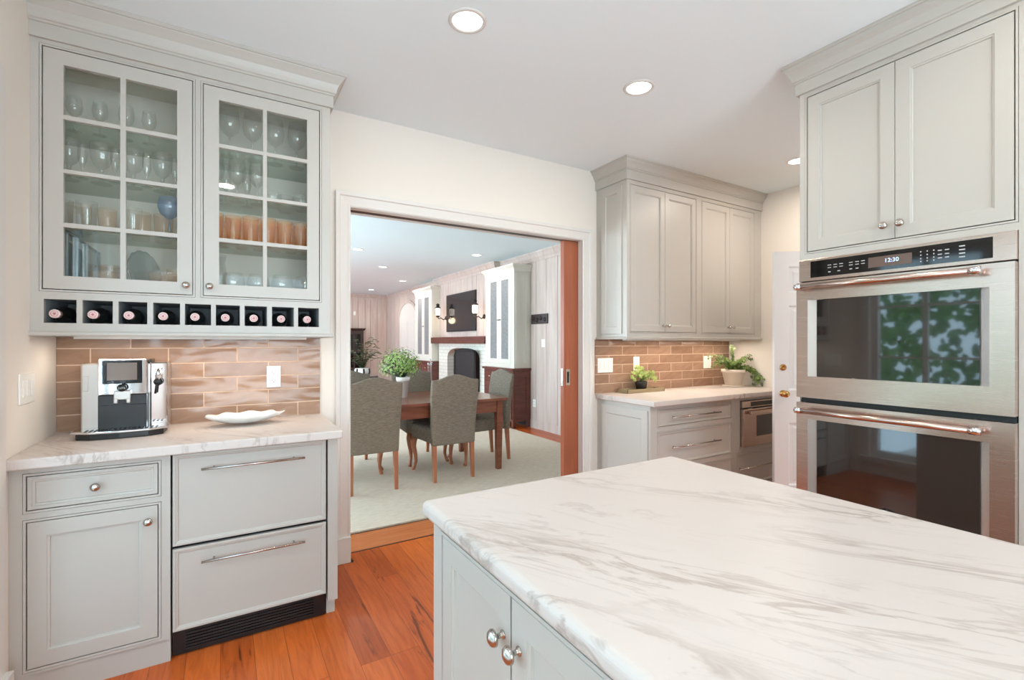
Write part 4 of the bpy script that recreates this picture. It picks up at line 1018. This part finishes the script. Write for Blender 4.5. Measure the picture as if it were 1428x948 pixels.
for i in range(1, n - 2):
    sd_.add([(DXR - .012, *A[i]), (DXR - .012, *A[i + 1]), (DXR - .012, A[i + 1][0], 2.62), (DXR - .012, A[i][0], 2.62)], [(0, 1, 2, 3)])
struct('trim_13', sd_, 'panel')
for i in range(n - 1):
    fm.add([(DXR - .045, *A[i]), (DXR - .045, *A[i + 1]), (DXR - .045, *B[i + 1]), (DXR - .045, *B[i]), (DXR, *A[i]), (DXR, *A[i + 1]), (DXR, *B[i + 1]), (DXR, *B[i])], [(0, 1, 2, 3), (0, 4, 5, 1), (3, 2, 6, 7)])
struct('trim_12', fm, 'panel')

# ------------------------------------------------------------------ dining furniture along the fireplace wall
def hutch(yn, W, label, cut):
    t = thing('display_hutch', label, 'hutch', (3.83, yn + W, 0), R90)   # local x: towards -Y, so x=W is the near side
    D = DXR - 3.83 - .016
    bdy = MB(); bdy.box(0, W, .02, D, .935, 2.50)
    bdy.build('hutch_body', 'cream', t)
    f = holes(MB(), 0, W, .935, 2.50, 0, .02, [(.10, W / 2 - .004, 1.0, 2.42), (W / 2 + .004, W - .10, 1.0, 2.42)]); f.build('face_frame', 'cream', t)
    for a, b_ in ((.10, W / 2 - .002), (W / 2 + .002, W - .10)):
        m_ = holes(MB(), a + .003, b_ - .003, 1.003, 2.417, -.003, .015, [(a + .075, b_ - .075, 1.075, 2.345)]); d = m_.build('hutch_door', 'cream', t)
        MB().box(a + .07, b_ - .07, .006, .010, 1.07, 2.35).build('textured_pane', 'screen', d)
    kb = MB(); kb.box(W / 2 - .055, W / 2 + .055, -.012, -.004, 1.70, 1.715); kb.build('latch', 'iron', t)
    # side panel mouldings on the near side
    for za, zb in ((1.0, 2.42),):
        q_ = MB()
        for q in ((.03, D - .03, za, za + .03), (.03, D - .03, zb - .03, zb), (.03, .09, za + .03, zb - .03), (D - .09, D - .03, za + .03, zb - .03)): q_.box(W - .002, W + .008, *q)
        q_.build('side_moulding', 'cream', t)
    MB().sweep([(0, D), (0, 0), (W, 0), (W, D)], [(0, 2.46), (.012, 2.46), (.016, 2.49), (.035, 2.515), (.055, 2.535), (.055, 2.56), (0, 2.56)]).build('crown', 'cream', t)
    return t
hutch(3.28, .94, 'white display hutch with grey textured glass, nearer and right of the television', 0)
hutch(6.72, 1.05, 'white display hutch with grey textured glass, farther and left of the television', 0)
def sideboard(yn, W, label):
    t = thing('sideboard', label, 'sideboard', (3.80, yn + W, 0), R90); D = DXR - 3.80 - .014
    MB().box(0.01, W - .01, .012, D, .10, .895).build('sideboard_body', 'darkwood', t)
    MB().box(-.012, W + .012, -.02, D, .895, .933).build('sideboard_top', 'darkwood', t, bevel=.004)
    ft = MB(); 
    for x in (0.01, W - .06): ft.box(x, x + .05, .012, .06, 0, .10); ft.box(x, x + .05, D - .06, D, 0, .10)
    ft.build('feet', 'darkwood', t)
    for i in range(2):
        a, b_ = .04 + i * (W / 2 - .02), W / 2 - .01 + i * (W / 2 - .03)
        d = MB().nested(a, b_, .70, .86, [(0, -.004), (.003, -.006), (.02, -.006), (.025, 0)], .012).build('drawer', 'darkwood', t)
        knob(d, (a + b_) / 2, .78, -.002, .016)
        d = MB().nested(a, b_, .14, .68, [(0, -.004), (.003, -.006), (.06, -.006), (.07, .004)], .012).build('door', 'darkwood', t)
        knob(d, b_ - .03 if i == 0 else a + .03, .55, -.004, .014)
    q_ = MB()
    for q in ((.03, D - .02, .13, .20), (.03, D - .02, .81, .87), (.03, .10, .20, .81), (D - .09, D - .02, .20, .81)): q_.box(W - .010, W - .002, *q)
    q_.build('side_frame', 'darkwood', t)
    return t
sideboard(3.27, 0.98, 'dark cherry sideboard under the nearer white hutch, behind the head chair')
sideboard(6.70, 1.10, 'dark cherry sideboard under the farther white hutch, beyond the table')
# fireplace
fp = thing('fireplace', 'white painted brick fireplace with an arched black firebox below the wooden mantel', 'fireplace', (0, 0, 0))
ring = []; Y0f, Y1f, ZS, ZT = 4.74, 6.22, .98, 1.23
pts = [(Y0f, 0)] + [((Y0f + Y1f) / 2 - (Y1f - Y0f) / 2 * (1 if math.cos(a) > 0 else -1) * abs(math.cos(a)) ** .6, ZS + (ZT - ZS) * math.sin(a) ** .7) for a in [PI * i / 20 for i in range(21)]] + [(Y1f, 0)]
outer = [(4.266, 0)] + [(4.266 + (6.684 - 4.266) * i / 20, 1.318) for i in range(21)] + [(6.684, 0)]
sr = MB(); XF = 3.98
for i in range(len(pts) - 1):
    a, b_, c_, d_ = pts[i], pts[i + 1], outer[i + 1], outer[i]
    sr.add([(XF, *a), (XF, *b_), (XF, *c_), (XF, *d_), (DXR - .002, *a), (DXR - .002, *b_), (DXR - .002, *c_), (DXR - .002, *d_)], [(0, 1, 2, 3), (0, 4, 5, 1), (3, 2, 6, 7), (0, 3, 7, 4), (1, 5, 6, 2)])
sr.build('brick_surround', 'brick', fp)
MB().box(4.12, DXR - .003, Y0f + .01, Y1f - .01, 0, ZT).build('firebox', 'firebox', fp)
o = MB().box(3.80, 4.016, 4.235, 6.705, 1.320, 1.448).build('mantel_shelf', 'darkwood', bevel=.004); tag(o, 'thick dark wooden mantel beam between the two white hutches', 'mantel')
fs_ = thing('fire_screen', 'black metal fire screen standing in front of the arched firebox', 'fire screen', (3.86, 5.12, 0))
MB().box(-.012, .012, -.40, .40, .06, 1.17).build('mesh_panel', 'firebox', fs_)
q_ = MB()
for q in ((-.42, -.39, 0.0, 1.19), (.39, .42, 0.0, 1.19), (-.42, .42, 1.165, 1.20), (-.42, .42, .05, .08)): q_.box(-.018, .018, *q)
q_.box(-.10, .10, -.42, -.38, 0, .02).box(-.10, .10, .38, .42, 0, .02); q_.build('screen_frame', 'black', fs_)
fireset = thing('fireplace_tool_set', 'chrome fireplace tool set standing left of the firebox', 'fireplace tools', (3.66, 6.35, 0))
MB().lathe([(0, 0), (.10, 0), (.10, .015), (0, .02)], (0, 0, 0), 24).build('base', 'chrome', fireset)
MB().tube([(0, 0, .015), (0, 0, 1.0)], .008, 10).build('post', 'chrome', fireset)
q_ = MB().tube([(0, -.11, .93), (0, .11, .93)], .006, 8)
q_.build('cross_bar', 'chrome', fireset)
for yy in (-.10, -.04, .05, .11): MB().tube([(-.02, yy, .92), (-.02, yy, .88), (-.02, yy, .25), (-.02, yy, .12)], [.006, .005, .005, .018], 8).build('tool', 'chrome', fireset)
# television
tv = thing('television', 'black flat television hung above the mantel', 'television', (3.985, 5.61, 1.945), R90)
MB().box(-.68, .68, .0, .030, -.385, .385).build('television_body', 'black', tv, bevel=.004)
MB().box(-.665, .665, -.002, .0, -.36, .372).build('screen', 'tv', tv)
# sconces
def sconce(y, z, label):
    t = thing('wall_sconce', label, 'wall lamp', (4.014, y, z), 0, 'lantern sconces beside the television')
    MB().lathe([(0, 0), (.045, 0), (.04, -.015), (0, -.02)], (0, 0, -.13), 16, 'x').build('wall_plate', 'iron', t)
    MB().tube([(-.01, 0, -.13), (-.06, 0, -.17), (-.12, 0, -.13), (-.17, 0, -.15), (-.19, 0, -.12)], .010, 8).build('arm', 'iron', t)
    MB().lathe([(0, -.125), (.03, -.12), (.045, -.09), (.03, -.085), (.03, -.08)], (-.19, 0, 0), 8, smooth=False).build('lantern_base', 'iron', t)
    MB().lathe([(.035, -.08), (.056, -.05), (.060, .04), (.045, .075), (.0, .08)], (-.19, 0, 0), 8, smooth=False).build('glass_globe', 'globe', t)
    MB().lathe([(.055, .07), (.065, .08), (.03, .11), (.03, .135), (.045, .14), (.02, .165), (0, .18)], (-.19, 0, 0), 12).build('lantern_cap', 'iron', t)
    fr_ = MB()
    for k in range(8):
        a = 2 * PI * k / 8; fr_.tube([(-.19 + ( .057) * math.cos(a), .057 * math.sin(a), -.055), (-.19 + ( .061) * math.cos(a), .061 * math.sin(a), .045)], .004, 4)
    fr_.build('lantern_bars', 'iron', t)
    l = bpy.data.lights.new('sconce_lamp', 'POINT'); l.energy = 2.0; l.color = (1, .72, .45); l.shadow_soft_size = .07
    lo = bpy.data.objects.new('sconce_lamp', l); COL.objects.link(lo); lo.location = (4.014 - .19, y, z - .18)
sconce(6.36, 1.99, 'small lit lantern sconce left of the television')
sconce(4.62, 1.94, 'dark lit lantern sconce right of the television, beside the near hutch')
# wall items near the pocket door
pq = thing('carved_wall_plaque', 'small dark carved plaque with four cut-outs on the panelled wall', 'wall decoration', (DXR - .013, 3.02, 1.70), R90)
MB().box(-.22, .22, -.02, 0, -.075, .075).build('plaque_board', 'espresso', pq, bevel=.004)
q_ = MB()
for k in range(4): q_.lathe([(0, 0), (.034, 0), (.034, -.006), (0, -.010)], (-.15 + .10 * k, -.02, .012 * (-1) ** k), 10, 'y')
q_.build('relief', 'iron', pq)
plate('light_switch', 'white switch plate on the panelled dining wall below the plaque', (DXR - .013, 2.925, 1.33), R90, .09, .12, 'switch', 1)
plate('power_outlet', 'white outlet low on the panelled dining wall right of the sideboard', (DXR - .013, 3.17, .39), R90, .08, .12, 'outlet')
# dark cabinet and sensor on the far wall
dk = thing('dark_bookcase', 'tall black bookcase with glazed doors at the far left of the dining room', 'bookcase', (2.35, 10.68, 0))
MB().box(0, 1.0, .02, .30, 0, 1.70).build('bookcase_body', 'espresso', dk); MB().sweep([(0, .30), (0, 0), (1.0, 0), (1.0, .30)], [(0, 1.68), (.02, 1.69), (.04, 1.72), (.04, 1.745), (0, 1.745)]).build('cornice', 'espresso', dk)
for i in range(2):
    a = .03 + i * .48; m_ = holes(MB(), a, a + .46, .06, 1.66, -.002, .02, [(a + .06, a + .21, .15, .58), (a + .25, a + .40, .15, .58), (a + .06, a + .21, .64, 1.08), (a + .25, a + .40, .64, 1.08), (a + .06, a + .21, 1.14, 1.58), (a + .25, a + .40, 1.14, 1.58)])
    d = m_.build('bookcase_door', 'espresso', dk); MB().box(a + .05, a + .41, .010, .014, .14, 1.59).build('glass_pane', 'blackgloss', d)
o = MB().box(-.035, .035, -.04, 0, -.06, .06).build('motion_sensor', 'plastic', bevel=.01); o.location = (3.156, DYF - .013, 2.177); tag(o, 'small white motion sensor high on the far panelled wall', 'sensor')

# ------------------------------------------------------------------ rug, table, chairs
o = MB().box(-1.2, 3.775, 0.403, 4.6, 0.0, 0.012).build('area_rug', 'rug'); tag(o, 'large pale woven rug under the dining table', 'rug')
RZ = .012
tb = thing('dining_table', 'rectangular cherry wood dining table with square legs on the pale rug', 'table', (1.50, 1.80, RZ))
TX, TY = 1.03, .535
MB().box(-TX, TX, -TY, TY, .722, .750).build('table_top', 'tablewood', tb, bevel=.004)
ap = MB(); 
for q in ((-TX + .05, TX - .05, -TY + .05, -TY + .075), (-TX + .05, TX - .05, TY - .075, TY - .05), (-TX + .05, -TX + .075, -TY + .05, TY - .05), (TX - .075, TX - .05, -TY + .05, TY - .05)): ap.box(q[0], q[1], q[2], q[3], .60, .722)
ap.build('apron', 'tablewood', tb)
for sx in (-1, 1):
    for sy in (-1, 1):
        x, y = sx * (TX - .075), sy * (TY - .075)
        l_ = MB().add([(x - .024, y - .024, 0), (x + .024, y - .024, 0), (x + .024, y + .024, 0), (x - .024, y + .024, 0), (x - .036, y - .036, .722), (x + .036, y - .036, .722), (x + .036, y + .036, .722), (x - .036, y + .036, .722)],
                 [(0, 3, 2, 1), (4, 5, 6, 7), (0, 1, 5, 4), (1, 2, 6, 5), (2, 3, 7, 6), (3, 0, 4, 7)]); l_.build('leg', 'tablewood', tb)
def make_chair():
    """origin between the rear legs on the rug; the seat faces +y"""
    t = thing('parsons_chair', 'x', 'chair')
    nx, nz = 14, 12; vs = []; fs = []
    def pt(u, v, side):
        wd = .222 + .022 * min(1, v * 1.3)
        ztop = .968 + .050 * (0.5 + 0.5 * math.cos(PI * max(-1, min(1, u * 1.15)))) ** 0.9
        zt = .345 + v * (ztop - .345)
        x = wd * u; y = -.075 * max(0, v - .18) ** 1.35
        th = (.042 - .008 * v) * (1 - .35 * abs(u) ** 6) * (1 - .30 * v ** 14)
        if side > 0: th += .012 * (1 - u * u) * math.sin(PI * v)
        return (x, y + side * th, zt)
    for side in (-1, 1):
        for j in range(nz + 1):
            for i in range(nx + 1): vs.append(pt(-1 + 2 * i / nx, j / nz, side))
    N = (nx + 1) * (nz + 1); q = lambda i, j, s: s * N + j * (nx + 1) + i
    for j in range(nz):
        for i in range(nx):
            fs.append((q(i, j, 0), q(i + 1, j, 0), q(i + 1, j + 1, 0), q(i, j + 1, 0))); fs.append((q(i, j, 1), q(i, j + 1, 1), q(i + 1, j + 1, 1), q(i + 1, j, 1)))
    for i in range(nx): fs.append((q(i, nz, 0), q(i + 1, nz, 0), q(i + 1, nz, 1), q(i, nz, 1))); fs.append((q(i, 0, 0), q(i, 0, 1), q(i + 1, 0, 1), q(i + 1, 0, 0)))
    for j in range(nz): fs.append((q(0, j, 0), q(0, j + 1, 0), q(0, j + 1, 1), q(0, j, 1))); fs.append((q(nx, j, 0), q(nx, j, 1), q(nx, j + 1, 1), q(nx, j + 1, 0)))
    MB().add(vs, fs, True).build('backrest', 'tweed', t, bevel=.010, seg=3)
    # seat: rounded cushion box with a slipcover skirt, wider at the front
    s_ = MB(); rings = [(.0, .350), (.0, .44), (.004, .470), (.02, .488), (.06, .496), (.14, .500)]; vs = []; fs = []
    def outline(ins):
        P = [(-.205 + ins, .035 + ins * .2), (.205 - ins, .035 + ins * .2), (.245 - ins, .50 - ins), (.20 - ins, .565 - ins), (0, .585 - ins), (-.20 + ins, .565 - ins), (-.245 + ins, .50 - ins)]
        return P
    for ins, z in rings: vs += [(p[0], p[1], z) for p in outline(ins)]
    n = 7
    for k in range(len(rings) - 1):
        for i in range(n): fs.append((k * n + i, k * n + (i + 1) % n, (k + 1) * n + (i + 1) % n, (k + 1) * n + i))
    e = (len(rings) - 1) * n; fs.append(tuple(range(e, e + n))); fs.append(tuple(range(n))[::-1])
    s_.add(vs, fs); s_.build('seat', 'tweed', t, bevel=.012, seg=3)
    for sx in (-1, 1):   # rear legs: square, tapering, slightly raked
        x = sx * .198; l_ = MB()
        l_.add([(x - .015, -.040, 0), (x + .015, -.040, 0), (x + .015, -.010, 0), (x - .015, -.010, 0), (x - .021, -.020, .36), (x + .021, -.020, .36), (x + .021, .022, .36), (x - .021, .022, .36)],
               [(0, 3, 2, 1), (4, 5, 6, 7), (0, 1, 5, 4), (1, 2, 6, 5), (2, 3, 7, 6), (3, 0, 4, 7)]); l_.build('leg', 'legwood', t, bevel=.002)
        k = sx; X = .205   # front cabriole legs
        MB().tube([(k * (X - .005), .505, .37), (k * (X + .012), .522, .30), (k * (X + .010), .525, .24), (k * (X - .006), .512, .16), (k * (X - .010), .510, .09), (k * (X + .002), .520, .035), (k * (X + .012), .532, .014), (k * (X + .012), .532, 0)],
                  [.036, .034, .028, .021, .017, .016, .021, .019], 10).build('leg', 'legwood', t)
    return t
ch = make_chair()
spots = [(1.122, 1.232, 0, 'grey upholstered chair with its back to the kitchen, left of the near pair'),
         (1.890, 1.232, 0, 'grey upholstered chair with its back to the kitchen, right of the near pair'),
         (2.735, 1.840, PI / 2, 'grey upholstered chair at the right head of the dining table, seen from its side'),
         (1.900, 2.435, PI, 'grey upholstered chair across the table, behind the plant and facing the kitchen'),
         (1.165, 2.435, PI, 'grey upholstered chair across the table at the doorway edge, facing the kitchen')]
for i, (x, y, a, lb) in enumerate(spots):
    o = ch if i == 0 else copy_tree(ch)
    o.location = (x, y, RZ); o.rotation_euler = (0, 0, a); tag(o, lb, 'chair', 'upholstered chairs round the dining table')
# centrepiece plant in a white pot
cp_ = thing('potted_table_plant', 'bushy round green plant in a tall white pot on the dining table', 'potted plant', (1.590, 1.84, .750 + RZ + .001))
pot(cp_, (0, 0, 0), .045, .068, .215, 'porcelain')
fo = MB(); st = MB(); rr = random.Random(5)
for k in range(760):
    a = rr.uniform(0, 2 * PI); b_ = math.acos(rr.uniform(-.62, 1)); r = .225 * rr.uniform(.55, 1.03)
    p = Vector((r * math.sin(b_) * math.cos(a) - .035, r * math.sin(b_) * math.sin(a), .345 + r * .88 * math.cos(b_)))
    leaf_quads(fo, p, p - Vector((0, 0, .3)), rr.uniform(.010, .018))
    if k % 9 == 0: st.tube([(0, 0, .19), (p.x * .4, p.y * .4, .19 + (p.z - .19) * .6), p], .0018, 5)
fo.build('foliage', 'fresh', cp_); st.build('stems', 'fern', cp_)
# side table with a dark fern in a black and white pot, beyond the table
sd = thing('round_side_table', 'small dark round side table holding a fern beyond the dining table', 'side table', (1.98, 5.2, 0))
MB().lathe([(0, .74), (.26, .74), (.27, .75), (.26, .77), (0, .77)], (0, 0, 0), 32).build('table_top', 'espresso', sd); MB().lathe([(.17, 0), (.17, .02), (.03, .06), (.025, .3), (.04, .4), (.025, .5), (.05, .74)], (0, 0, 0), 20).build('pedestal', 'espresso', sd)
ft_ = thing('potted_fern', 'dark fern in a black and white striped pot on the side table', 'potted plant', (1.98, 5.2, .7715))
pr = [(0, 0), (.10, 0), (.13, .07), (.12, .13), (.11, .13), (.10, .11), (0, .11)]
MB().lathe(pr, (0, 0, 0), 28).build('pot', 'porcelain', ft_)
q_ = MB()
for k in range(7):
    a = 2 * PI * k / 7 + .2; q_.tube([(.104 * math.cos(a), .104 * math.sin(a), .005), (.133 * math.cos(a), .133 * math.sin(a), .07), (.124 * math.cos(a), .124 * math.sin(a), .125)], .016, 6)
q_.build('black_stripes', 'black', ft_)
fo = MB()
for k in range(30):
    a = rr.uniform(0, 2 * PI); r = rr.uniform(.15, .36); z1 = rr.uniform(.20, .62)
    for j in range(14):
        t_ = j / 13; p = Vector((r * t_ * math.cos(a), r * t_ * math.sin(a), .12 + (z1 - .12) * math.sin(t_ * PI * .62) / math.sin(PI * .62)))
        for s_ in (-1, 1): leaf_quads(fo, p + Vector((-math.sin(a), math.cos(a), 0)) * s_ * .028, (rr.uniform(-.3, .3), rr.uniform(-.3, .3), 1), .024)
fo.build('foliage', 'fern', ft_)

# ------------------------------------------------------------------ outside the windows (seen in the oven glass)
o = MB().box(-14, XL - .16, -9, WT - .16, -.35, -.25).build('floor_bounce', 'bounce_ground'); o['kind'] = 'structure'  # added pale ground outside, bouncing neutral light up to the kitchen ceiling
fo = MB(); rr = random.Random(11)
for k in range(2600):
    x = rr.uniform(-8.2, -6.6); y = rr.uniform(-8.0, 3.0); z = rr.uniform(-.2, 2.3 + .5 * math.sin(y * 1.7))
    leaf_quads(fo, (x + .5 * math.sin(y * 2), y, z), (1, rr.uniform(-.5, .5), rr.uniform(-.2, .8)), rr.uniform(.07, .15))
o = fo.build('garden_hedge', 'garden'); tag(o, 'tall leafy green hedge growing outside the kitchen window', 'hedge', None, 'stuff')
for y in (-2.5, -1.3):
    t = thing('porch_column', 'white porch column outside the kitchen window, %s one' % ('nearer' if y < -2 else 'farther'), 'column', (-2.6, y, -.25))
    MB().lathe([(.13, .12), (.13, .16), (.105, .2), (.09, 2.7), (.12, 2.75)], (0, 0, 0), 20).build('shaft', 'white', t); MB().box(-.15, .15, -.15, .15, 0, .12).build('plinth', 'white', t)
bpy.context.view_layer.update()
